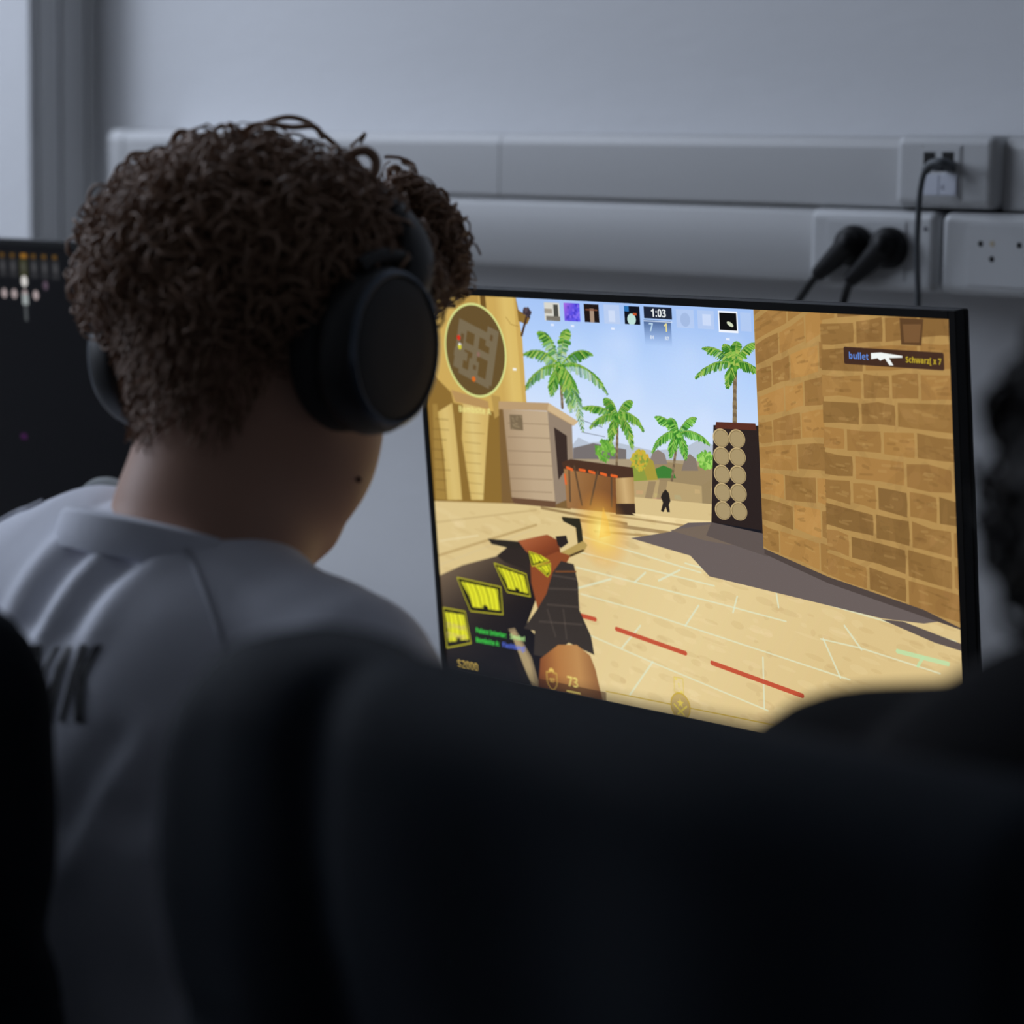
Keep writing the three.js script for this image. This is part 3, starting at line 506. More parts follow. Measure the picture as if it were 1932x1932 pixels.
  tile(1354, 1393, 586, 629, (x, y, w, h) => { c.fillStyle = '#f2f6ff'; c.fillRect(x, y, w, h); c.fillStyle = '#0a0908'; c.fillRect(x + 5, y + 5, w - 10, h - 12); c.fillStyle = '#cfd6b8'; c.beginPath(); c.ellipse(x + w * 0.6, y + h * 0.6, w * 0.18, h * 0.1, 0.4, 0, 7); c.fill(); });
  tile(1396, 1418, 589, 626, (x, y, w, h) => { c.fillStyle = 'rgba(188,206,240,.6)'; c.fillRect(x, y, w, h); });
  for (const [u, v] of [[1042, 613], [1080, 615], [1156, 620], [1373, 640]]) { const [x, y] = S([u, v]); c.fillStyle = 'rgba(240,244,255,.8)'; c.fillRect(x - 7, y - 3, 14, 6); }
  tile(1214, 1268, 578, 603, (x, y, w, h) => { c.fillStyle = '#1d2436'; c.fillRect(x, y, w, h); });
  tile(1214, 1268, 603, 655, (x, y, w, h) => { const g = c.createLinearGradient(0, y, 0, y + h); g.addColorStop(0, 'rgba(70,95,140,.95)'); g.addColorStop(1, 'rgba(110,140,190,0)'); c.fillStyle = g; c.fillRect(x, y, w, h); });
  text('1:03', [1242, 591], 31, '#eef2f2', 'bold', 'center');
  text('7', [1228, 617], 33, '#b9d4ea', 'bold', 'center'); text('1', [1256, 618], 33, '#e8dc9a', 'bold', 'center');
  text('84', [1230, 636], 15, '#d8e2f2', 'bold', 'center'); text('87', [1258, 638], 15, '#d8e2f2', 'bold', 'center');
  { const a = S([1214, 604]), b = S([1268, 604]); c.fillStyle = '#cfdcf2'; c.fillRect(a[0], a[1], b[0] - a[0], 3); }
  { // kill line
    const a = S([1591, 654]), b = S([1781, 692]); c.fillStyle = 'rgba(58,36,28,.92)'; c.beginPath(); c.roundRect(a[0], a[1], b[0] - a[0], 44, 5); c.fill();
    const y = a[1] + 22; c.font = 'bold 24px sans-serif'; c.textAlign = 'left'; c.textBaseline = 'middle'; c.fillStyle = '#5f8fe6'; c.fillText('bullet', a[0] + 16, y);
    c.save(); c.translate(a[0] + 92, y - 4); c.fillStyle = '#f2f6f4'; c.beginPath(); for (const [x, v] of [[0, -6], [22, -8], [34, -9], [104, -4], [104, 1], [60, 4], [74, 22], [60, 22], [46, 6], [30, 12], [22, 6], [0, 10]]) c.lineTo(x, v); c.fill(); c.restore();
  }
  const at = (s, x, y, size, col, sx = 1) => { c.save(); c.translate(x, y); c.scale(sx, 1); c.font = `bold ${size}px sans-serif`; c.textAlign = 'left'; c.textBaseline = 'middle'; c.fillStyle = col; c.fillText(s, 0, 0); c.restore(); };
  { const a = S([1591, 654]); at('Schwarz[ x 7', a[0] + 206, a[1] + 23, 22, '#c8b02c', 0.9); }
  { const [x, y] = S([970, 697]); c.fillStyle = '#f4f4ee'; c.fillRect(x - 7, y - 4, 16, 7); }
  // chat
  { const a = S([840, 1178]), b = S([840, 1196]);
    at('[T] Friend1_', a[0], a[1], 22, '#cdb870', 0.82); at('\u25CF Palace Interior:', a[0] + 124, a[1], 22, '#3fe04c', 0.86); at('Smoke!', a[0] + 294, a[1], 22, '#b4e890', 0.88);
    at('[T] Friend1_', b[0], b[1], 22, '#cdb870', 0.82); at('\u25CF Bombsite A:', b[0] + 124, b[1], 22, '#3fe04c', 0.86); at('Flashbang!', b[0] + 258, b[1], 22, '#5a74e8', 0.92); }
  { const a = S([859, 1252]); at('$2000', a[0], a[1], 40, '#d8b85c', 0.9); }
  { const a = S([870, 1277]); at('FR 14 00.02 - 3 99-02-04-03-00 1 5 22-07-27', a[0], a[1], 15, 'rgba(150,150,150,.55)', 1.0); }
  { const [x, y] = S([1038, 1282]); c.strokeStyle = '#c9a24c'; c.lineWidth = 4; c.beginPath(); c.moveTo(x - 22, y - 22); c.lineTo(x - 22, y + 6); c.quadraticCurveTo(x - 18, y + 26, x, y + 32); c.quadraticCurveTo(x + 18, y + 26, x + 22, y + 6); c.lineTo(x + 22, y - 22); c.lineTo(x + 8, y - 22); c.moveTo(x - 22, y - 22); c.lineTo(x - 8, y - 22); c.stroke(); c.fillStyle = '#e0bc5c'; c.beginPath(); c.ellipse(x, y - 24, 12, 12, 0, Math.PI, 0); c.fill(); c.font = 'bold 20px sans-serif'; c.textAlign = 'center'; c.textBaseline = 'middle'; c.fillText('97', x, y + 2); }
  { const a = S([1077, 1287]); c.font = 'bold 44px sans-serif'; c.textAlign = 'center'; c.textBaseline = 'middle'; c.fillStyle = '#e6cf70'; c.fillText('73', a[0], a[1]); c.fillRect(a[0] - 30, a[1] + 27, 60, 7); }
  { const [x, y] = S([1280, 1332]); c.strokeStyle = '#c8a83e'; c.lineWidth = 3; const l = S([1140, 1303]), r = S([1640, 1406]); c.beginPath(); c.moveTo(l[0], y); c.lineTo(x - 38, y); c.moveTo(x + 38, y); c.lineTo(r[0], y); c.stroke();
    c.fillStyle = 'rgba(150,118,50,.45)'; c.beginPath(); c.arc(x, y, 38, 0, 7); c.fill(); c.lineWidth = 4; c.stroke();
    c.fillStyle = '#e8cf5a'; c.beginPath(); for (let i = 0; i < 10; i++) { const q = i % 2 ? 6 : 15, w = -Math.PI / 2 + i * Math.PI / 5; c.lineTo(x + q * Math.cos(w), y - 9 + q * Math.sin(w)); } c.fill();
    c.strokeStyle = '#e8cf5a'; c.lineWidth = 6; c.beginPath(); c.moveTo(x - 24, y - 2); c.lineTo(x + 12, y + 24); c.moveTo(x + 24, y - 2); c.lineTo(x - 12, y + 24); c.stroke();
    c.lineWidth = 2; c.strokeStyle = 'rgba(216,190,70,.8)'; c.strokeRect(x - 20, y - 82, 36, 42); c.fillStyle = '#e8d468'; c.font = 'bold 18px sans-serif'; c.textAlign = 'center'; c.fillText('1', x - 2, y - 60); c.fillRect(x - 16, y - 80, 8, 6); c.fillRect(x + 4, y - 46, 8, 6); }
  line([[1690, 1228], [1730, 1238], [1785, 1252]], 'rgba(190,225,170,.85)', 12); line([[1738, 1240], [1728, 1256]], 'rgba(190,225,170,.8)', 9);
  const t = new THREE.CanvasTexture(cv); t.colorSpace = THREE.SRGBColorSpace; t.magFilter = THREE.LinearFilter; return t;
}
function darkPicture() {                                            // the neighbour's almost black screen with a row of small icons
  const cv = document.createElement('canvas'); cv.width = 1024; cv.height = 576; const c = cv.getContext('2d');
  c.fillStyle = '#050507'; c.fillRect(0, 0, 1024, 576);
  const X = 615;                                                    // the pale marker sits a little right of the middle
  for (let i = -4; i <= 3; i++) { const x = X + i * 33; c.fillStyle = i === 0 ? '#9a6a18' : '#5c4210'; c.fillRect(x - 8, 13, i === 0 ? 20 : 15, 8); c.fillStyle = i === 0 ? '#3a3a20' : '#2a2a2c'; c.fillRect(x - 12, 23, 24, 32); c.fillStyle = 'rgba(90,90,92,.5)'; c.beginPath(); c.arc(x, 36, 8, 0, 7); c.fill(); }
  c.fillStyle = '#e8e4e0'; c.beginPath(); c.arc(X, 61, 10, 0, 7); c.fill();
  c.fillStyle = '#b8a8a8'; for (const d of [-66, -34, 0, 34]) { c.beginPath(); c.arc(X + d, 84, 8.5, 0, 7); c.fill(); }
  c.fillStyle = '#a8b0b0'; c.fillRect(X - 9, 84, 18, 18); c.fillStyle = '#565a5c'; c.fillRect(X - 4, 104, 8, 26);
  c.fillStyle = '#5a4a58'; c.beginPath(); c.arc(X + 66, 66, 8, 0, 7); c.fill();
  c.fillStyle = '#3a1040'; c.fillRect(X - 40, 330, 20, 10);
  const t = new THREE.CanvasTexture(cv); t.colorSpace = THREE.SRGBColorSpace; t.magFilter = THREE.LinearFilter; return t;
}
const MW = 0.5365, MH = 0.3091;
function monitor(label, screenLabel, tl, e1, e2, tex, glow) {       // tl: upper left corner of the picture; e1 right, e2 down
  const n = e1.clone().cross(e2).negate(), up = e2.clone().negate();
  const c = tl.clone().addScaledVector(e1, MW / 2).addScaledVector(e2, MH / 2);
  const foot = V(c.x, DESK, c.z - 0.09), o = thing('monitor', label, 'monitor', foot);
  const tilt = new THREE.Group(); 
  const m4 = new THREE.Matrix4().makeBasis(e1, up, n).setPosition(c.clone().sub(foot));
  const put = (name, g, mat, par = o) => mesh(name, (Array.isArray(g) ? merge(g) : g).applyMatrix4(m4), mat, par);
  const b = 0.006, w = MW / 2, h = MH / 2;
  put('bezel', [box(-w - b, -w, -h - 0.016, h + b, -0.008, 0.0012, 0.0005), box(w, w + b, -h - 0.016, h + b, -0.008, 0.0012, 0.0005), box(-w, w, h, h + b, -0.008, 0.0012, 0.0005), box(-w, w, -h - 0.016, -h, -0.008, 0.0012, 0.0005)], M.bezel);
  const sm = new THREE.MeshPhysicalMaterial({ specularIntensity: 0.35, color: new THREE.Color().setRGB(0.006, 0.006, 0.007), roughness: 0.22, ...(tex ? { emissive: new THREE.Color(1, 1, 1), emissiveMap: tex, emissiveIntensity: glow } : {}) });
  const scr = put('screen', new THREE.PlaneGeometry(MW, MH), sm); scr.userData.label = screenLabel;
  put('back_shell', [box(-w - b, w + b, -h - 0.016, h + b, -0.014, -0.0082, 0.002), box(-w * 0.8, w * 0.8, -h * 0.75, h * 0.7, -0.045, -0.012, 0.012)], M.bezel);
  const back = V(0, -0.02, -0.045).applyMatrix4(m4);
  mesh('stand_neck', box(-0.03, 0.03, 0.004, back.y + 0.05, -0.035, -0.010, 0.006).translate(0, 0, back.z - 0.0), M.bezel, o);
  mesh('stand_joint', box(-0.03, 0.03, back.y - 0.04, back.y + 0.04, back.z - 0.02, back.z + 0.02, 0.004), M.bezel, o);
  mesh('stand_base', box(-0.12, 0.12, 0, 0.012, back.z - 0.11, back.z + 0.09, 0.004), M.bezel, o);
  return { o, c, n };
}
const E1 = V(0.99835, 0.01503, 0.05537), E2 = V(0.02027, -0.99525, -0.09524).normalize();
const picture = screenPicture();
const main = monitor('thin black monitor lit by a sunny desert courtyard picture', 'bright screen showing sandstone walls, palms and a pale paved yard', EYE.clone().add(V(-1.58758, -0.11088, -1.49919)), E1, E2, picture, 1.0);
const sl = new THREE.RectAreaLight(new THREE.Color(0.9, 0.72, 0.44), 0.12, MW, MH);
sl.name = 'screen_light'; sl.position.copy(main.c).addScaledVector(main.n, 0.003); sl.lookAt(main.c.clone().addScaledVector(main.n, 1)); scene.add(sl);
monitor('black monitor with an almost black screen and small icons', 'nearly black screen with a row of small white and amber icons', EYE.clone().add(V(-2.44, -0.094, -1.5)), V(0.9996, 0.008, 0.026).normalize(), V(0.008, -0.9985, -0.054).normalize(), darkPicture(), 0.8);

// ------------------------------------------------------------------ chairs
function backrestGeometry() {                                       // padded back with rounded shoulders, thicker rims and two seams; origin at floor under its middle
  const f = (p) => {
    const y = p.y, half = 0.256 + 0.1 * clamp(1.1 - y, 0, 0.3) - 0.06 * smooth(0.72, 0.5, y), r = 0.055;
    const bend = 0.35 * p.x * p.x;                                  // wraps a little round the sitter
    const z = p.z + bend, cy = (1.088 + 0.5) / 2, hy = (1.088 - 0.5) / 2;
    const qx = Math.abs(p.x) - half + r, qy = Math.abs(y - cy) - hy + r;
    const d2 = Math.min(Math.max(qx, qy), 0) + Math.hypot(Math.max(qx, 0), Math.max(qy, 0)) - r;
    let th = 0.026 + 0.012 * smooth(0.14, 0.2, Math.abs(p.x)) - 0.006 * Math.exp(-(((Math.abs(p.x) - 0.15) / 0.012) ** 2));
    th += 0.008 * smooth(0.92, 1.0, y) - 0.006 * Math.exp(-(((y - 0.93) / 0.012) ** 2));
    th += 0.007 * noise3(p.x * 6 + y * 3, y * 4 - p.x * 2, 2.2);
    const k = 0.03, a = d2 + k, b = Math.abs(z) - th + k;           // rounded edge
    return Math.min(Math.max(a, b), 0) + Math.hypot(Math.max(a, 0), Math.max(b, 0)) - k;
  };
  return nets(f, V(-0.32, 0.47, -0.12), V(0.32, 1.13, 0.09), 0.0085);
}
const backrest = backrestGeometry();
function chair(label, x, z, lift = 0) {
  const o = thing('office_chair', label, 'chair', V(x, 0, z), 'dark office chairs');
  mesh('backrest', backrest, M.chair, o).position.y = lift;
  const seat = nets((p) => { const qx = Math.abs(p.x) - 0.17, qz = Math.abs(p.z + 0.27) - 0.15, a = Math.hypot(Math.max(qx, 0), Math.max(qz, 0)) + Math.min(Math.max(qx, qz), 0) - 0.05, b = Math.abs(p.y - 0.43) - 0.02; return Math.hypot(Math.max(a, 0), Math.max(b, 0)) + Math.min(Math.max(a, b), 0) - 0.024; }, V(-0.27, 0.36, -0.53), V(0.27, 0.5, -0.0), 0.014);
  mesh('seat', seat, M.chair, o);
  mesh('back_bar', [box(-0.035, 0.035, 0.36, 0.75, 0.03, 0.045, 0.005), box(-0.035, 0.035, 0.355, 0.375, -0.25, 0.045, 0.005)], M.chairPlastic, o);
  mesh('gas_column', [new THREE.CylinderGeometry(0.025, 0.025, 0.3, 20).translate(0, 0.22, -0.25), new THREE.CylinderGeometry(0.04, 0.04, 0.05, 20).translate(0, 0.09, -0.25), box(-0.1, 0.1, 0.355, 0.39, -0.34, -0.16, 0.01)], M.chairPlastic, o);
  for (let i = 0; i < 5; i++) {
    const a = i * Math.PI * 2 / 5 + 0.3, c = Math.cos(a), s = Math.sin(a);
    mesh('base_leg', new RoundedBoxGeometry(0.27, 0.025, 0.045, 3, 0.01).translate(0.155, 0.085, 0).rotateY(-a).translate(0, 0, -0.25), M.chairPlastic, o);
    mesh('caster', [new THREE.CylinderGeometry(0.03, 0.03, 0.02, 18).rotateX(Math.PI / 2).translate(0.27, 0.03, 0.016).rotateY(-a).translate(0, 0, -0.25), new THREE.CylinderGeometry(0.03, 0.03, 0.02, 18).rotateX(Math.PI / 2).translate(0.27, 0.03, -0.016).rotateY(-a).translate(0, 0, -0.25), new THREE.CylinderGeometry(0.008, 0.008, 0.06, 10).translate(0.27 * c, 0.06, 0.27 * s - 0.25)], M.chairPlastic, o);
  }
  return o;
}
chair('dark office chair the person in the white shirt sits on', -1.309, 1.322, -0.03);
chair('dark navy office chair the person in the black hoodie sits on', -0.562, 1.372, 0.004);

// ------------------------------------------------------------------ people
const ell = (p, cx, cy, cz, rx, ry, rz) => ellipsoid(p, { x: cx, y: cy, z: cz }, { x: rx, y: ry, z: rz });
function headField(p, neckBase) {                                   // own axes of the head: x to its right, y up, z to its back, the ears on the x axis
  let d = ell(p, 0, 0.026, 0.006, 0.073, 0.079, 0.088);
  d = smin(d, ell(p, 0, -0.008, -0.043, 0.06, 0.076, 0.05), 0.03);
  d = smin(d, ell(p, 0, -0.054, -0.033, 0.052, 0.042, 0.048), 0.025);
  const q = { x: Math.abs(p.x), y: p.y, z: p.z };
  d = smin(d, cone(q, { x: 0.052, y: -0.035, z: -0.004 }, { x: 0.02, y: -0.086, z: -0.07 }, 0.018, 0.016), 0.022);
  d = smin(d, ell(q, 0.034, -0.046, -0.048, 0.026, 0.038, 0.032), 0.025);
  d = smin(d, ell(p, 0, -0.088, -0.078, 0.022, 0.016, 0.018), 0.02);
  d = smin(d, cone(p, { x: 0, y: 0.012, z: -0.097 }, { x: 0, y: -0.024, z: -0.11 }, 0.007, 0.012), 0.012);
  d = smin(d, cone(q, { x: 0, y: 0.03, z: -0.094 }, { x: 0.04, y: 0.028, z: -0.08 }, 0.008, 0.007), 0.015);
  d = Math.max(d, -(Math.hypot(q.x - 0.03, p.y - 0.012, p.z + 0.105) - 0.013) - 0.004);
  d = smin(d, Math.hypot(q.x - 0.03, p.y - 0.012, p.z + 0.084) - 0.0115, 0.002);
  d = smin(d, cone(q, { x: 0, y: -0.05, z: -0.096 }, { x: 0.016, y: -0.052, z: -0.09 }, 0.006, 0.004), 0.006);
  d = smin(d, cone(q, { x: 0, y: -0.06, z: -0.095 }, { x: 0.013, y: -0.059, z: -0.091 }, 0.006, 0.005), 0.004);
  d = smin(d, ell(q, 0.079, -0.005, 0.01, 0.009, 0.03, 0.018), 0.008);
  d = smin(d, cone(p, { x: 0, y: -0.03, z: 0.008 }, neckBase, 0.046, 0.053), 0.03);
  return d;
}
function handField(p, w, dir, side) {                               // w wrist, dir horizontal direction of the fingers, resting palm down
  const s = { x: -dir.z * side, z: dir.x * side };                  // towards the thumb
  const at = (f, t, h) => ({ x: w.x + dir.x * f + s.x * t, y: w.y + h, z: w.z + dir.z * f + s.z * t });
  let d = cone(p, at(0, 0, 0), at(0.05, 0.012, 0.004), 0.022, 0.02);
  d = smin(d, cone(p, at(0.03, -0.018, 0.0), at(0.075, -0.026, 0.004), 0.015, 0.014), 0.012);
  d = smin(d, cone(p, at(0.02, 0.018, 0.0), at(0.08, 0.024, 0.006), 0.016, 0.013), 0.012);
  [[0.024, 0.085, 0.072], [0.007, 0.09, 0.08], [-0.01, 0.087, 0.074], [-0.026, 0.08, 0.058]].forEach(([t, f, L]) => {
    let e = cone(p, at(f - 0.012, t, 0.006), at(f + L * 0.5, t * 1.12, 0.014), 0.0098, 0.009);
    e = smin(e, cone(p, at(f + L * 0.5, t * 1.12, 0.014), at(f + L, t * 1.2, -0.008), 0.009, 0.0076), 0.004);
    d = smin(d, e, 0.006);
  });
  let th = cone(p, at(0.015, 0.02, -0.002), at(0.05, 0.045, -0.004), 0.014, 0.011);
  th = smin(th, cone(p, at(0.05, 0.045, -0.004), at(0.08, 0.05, -0.008), 0.0105, 0.0085), 0.005);
  return smin(d, th, 0.01);
}
function person(spec) {
  const { base, neck, head, top, torso = 0, lean = 0, folds = () => 0, cell = 0.006, armSpread = 0.17 } = spec;
  const o = thing('person', spec.label, 'person', base);
  const L = (v) => v.clone().sub(base);
  const K = L(neck), N = L(neck).add(V(torso, 0, 0)), H = head.clone().premultiply(new THREE.Matrix4().makeTranslation(-base.x, -base.y, -base.z)), Hi = H.clone().invert();
  const nb = K.clone().applyMatrix4(Hi), nl = K.clone().add(V(0, -0.08, 0.03)).applyMatrix4(Hi);
  // joints
  const sh = [-1, 1].map((s) => V(N.x + s * armSpread, N.y - 0.085, N.z + 0.005));
  const el = [-1, 1].map((s, i) => V(N.x + s * (armSpread + 0.06), DESK + 0.035 - base.y, N.z - spec.reach[0]));
  const wr = [-1, 1].map((s, i) => V(N.x + s * 0.16, DESK + 0.032, N.z - spec.reach[1]));
  // skin: head and neck in one, arms and hands
  const hf = (p) => smin(headField(p, nb), cone(p, nb, nl, 0.056, 0.072), 0.02);
  const parts = [nets(hf, V(-0.13, -0.28, -0.15), V(0.13, 0.15, 0.2), spec.headCell ?? 0.004).applyMatrix4(H)];
  for (let i = 0; i < 2; i++) {
    const s = i ? 1 : -1, dir = V(wr[i].x - el[i].x, 0, wr[i].z - el[i].z).normalize();
    const af = (p) => smin(smin(cone(p, sh[i], el[i], 0.046, 0.038), cone(p, el[i], wr[i], 0.036, 0.024), 0.02), handField(p, wr[i], dir, -s), 0.015);
    const lo = sh[i].clone().min(el[i]).min(wr[i]).addScalar(-0.1), hi = sh[i].clone().max(el[i]).max(wr[i]).addScalar(0.1); lo.z -= 0.12;
    parts.push(nets(af, lo, hi, 0.0055));
  }
  mesh('body', merge(parts), M.skin, o);
  // upper garment
  const hem = spec.sleeve;
  const tf = (p) => {
    const q = { x: Math.abs(p.x - N.x), y: p.y - N.y, z: p.z - N.z };
    let d = cone(q, { x: 0.03, y: -0.036, z: 0.01 }, { x: armSpread, y: -0.078, z: 0.006 }, 0.053, 0.056);
    d = smin(d, ell(q, 0, -0.15, 0.035 - lean * 0.5, armSpread + 0.012, 0.16, 0.112), 0.05);
    d = smin(d, ell(q, 0.075, -0.14, 0.075 - lean * 0.5, 0.08, 0.11, 0.06), 0.05);            // shoulder blades
    d = smin(d, ell(q, 0, -0.36, 0.065 - lean, armSpread - 0.008, 0.24, 0.115), 0.08);
    d = smin(d, ell(q, 0, -0.5, 0.07 - lean, armSpread + 0.005, 0.13, 0.125), 0.06);
    const i = p.x > N.x ? 1 : 0, e = sh[i].clone().lerp(el[i], hem);
    d = smin(d, cone(p, sh[i], e, 0.06, hem > 0.9 ? 0.05 : 0.062), 0.03);
    if (hem > 0.9) d = smin(d, cone(p, el[i], wr[i].clone().lerp(el[i], 0.12), 0.05, 0.036), 0.03);
    if (spec.hood) d = smin(d, spec.hood(q), 0.02);
    return d - folds(p.x - N.x, p.y - N.y, p.z - N.z);
  };
  const lo = V(N.x - armSpread - 0.18, N.y - 0.62, hem > 0.9 ? wr[0].z - 0.06 : N.z - 0.2), hi = V(N.x + armSpread + 0.18, N.y + 0.1, N.z + 0.26);
  const garment = mesh(spec.topName, nets(tf, lo, hi, cell), spec.topMat, o);
  // trousers and shoes
  const hipY = 0.535 - base.y, hip = [-1, 1].map((s) => V(N.x + s * 0.085, hipY, N.z + 0.07)), kn = [-1, 1].map((s) => V(N.x + s * 0.14, 0.535 - base.y, N.z - 0.36)), an = [-1, 1].map((s) => V(N.x + s * 0.14, 0.1 - base.y, N.z - 0.3));
  const lf = (p) => { let d = ell(p, N.x, hipY + 0.02, N.z + 0.07, 0.17, 0.09, 0.12); for (let i = 0; i < 2; i++) d = smin(d, smin(cone(p, hip[i], kn[i], 0.085, 0.062), cone(p, kn[i], an[i], 0.06, 0.05), 0.02), 0.03); return d; };
  mesh('trousers', nets(lf, V(N.x - 0.25, 0.06, N.z - 0.46), V(N.x + 0.25, 0.68, N.z + 0.22), 0.014), M.trousers, o);
  for (let i = 0; i < 2; i++) mesh('shoe', nets((p) => Math.max(smin(cone(p, an[i].clone().setY(0.055), an[i].clone().setY(0.04).add(V(0, 0, -0.17)), 0.048, 0.04), cone(p, an[i], an[i].clone().setY(0.06), 0.045, 0.048), 0.03), 0.002 - p.y), an[i].clone().add(V(-0.07, -0.12, -0.24)), an[i].clone().add(V(0.07, 0.06, 0.07)), 0.01), M.shoe, o);
  return { o, H, N, K, tf, garment };
}

// the player in the white shirt, leaning towards the lit monitor
const cupC = P(702, 658, 1.545);
const headRot = new THREE.Euler(-0.43, 0.16, 0.06, 'YXZ'), headQ = new THREE.Quaternion().setFromEuler(headRot);
const headPos = cupC.clone().sub(V(0.096, -0.004, 0.006).applyQuaternion(headQ));
const headM = new THREE.Matrix4().compose(headPos, headQ, V(1, 1, 1));
const neckBase = P(396, 1005, 1.60);
const base1 = V(neckBase.x, 0, neckBase.z + 0.07);
const backPlane = neckBase.z + 0.13;
const ridge = [[[165, 1000], [-25, 1170], 0.0045, 0.011], [[250, 1000], [40, 1215], 0.0045, 0.010], [[310, 995], [110, 1210], 0.003, 0.010], [[206, 1004], [5, 1195], -0.0055, 0.010], [[282, 998], [75, 1210], -0.0045, 0.010], [[412, 1150], [390, 1250], 0.004, 0.008], [[388, 1150], [358, 1260], -0.003, 0.010], [[225, 1380], [150, 1640], 0.003, 0.011], [[268, 1330], [205, 1560], -0.005, 0.014], [[320, 1300], [250, 1600], 0.003, 0.014], [[180, 1400], [130, 1560], -0.003, 0.010], [[392, 1000], [350, 1012], 0.002, 0.006], [[412, 1025], [365, 1042], 0.002, 0.006]]
  .map(([a, b, amp, sig]) => { const pl = (v) => neckBase.z + 0.06 + 0.08 * smooth(980, 1200, v), A = onZ(a[0], a[1], pl(a[1])).sub(neckBase), B = onZ(b[0], b[1], pl(b[1])).sub(neckBase); return [A.x + 0.042, A.y, B.x + 0.042, B.y, amp, sig]; });   // relative to the middle of the torso
const shirtFolds = (x, y, z) => {
  let s = 0.0018 * noise3(x * 9, y * 7, z * 9) + 0.0008 * noise3(x * 22, y * 14, 3);
  const w = smooth(0.02, 0.08, z);
  if (w > 0) for (const [ax, ay, bx, by, amp, sig] of ridge) {
    const dx = bx - ax, dy = by - ay, l2 = dx * dx + dy * dy, t = ((x - ax) * dx + (y - ay) * dy) / l2; if (t < -0.3 || t > 1.3) continue;
    const d = Math.abs((x - ax) * dy - (y - ay) * dx) / Math.sqrt(l2);
    s += w * amp * Math.exp(-((d / sig) ** 2)) * smooth(-0.25, 0.1, t) * smooth(1.25, 0.9, t);
  }
  return s;
};
const player = person({ label: 'seated person in white shirt with curly brown hair watching the lit monitor', base: base1, neck: neckBase, head: headM, topName: 'shirt', topMat: M.shirt, sleeve: 0.62, reach: [0.12, 0.36], folds: shirtFolds, cell: 0.0048, headCell: 0.0036, armSpread: 0.153, torso: -0.042 });
{
  // a mole on the right cheek
  const dir = ray(677, 905), hi = headM.clone().invert(), nb = neckBase.clone().applyMatrix4(hi); let t = 1.3, p = EYE.clone();
  for (let i = 0; i < 80; i++) { p = EYE.clone().addScaledVector(dir, t); const d = headField(p.clone().applyMatrix4(hi), nb); if (d < 0.0004) break; t += Math.max(d * 0.8, 0.0004); if (t > 2) break; }
  if (t < 2) mesh('mole', new THREE.SphereGeometry(0.002, 12, 8).translate(...p.clone().sub(base1).toArray()), M.mole, player.o);
}
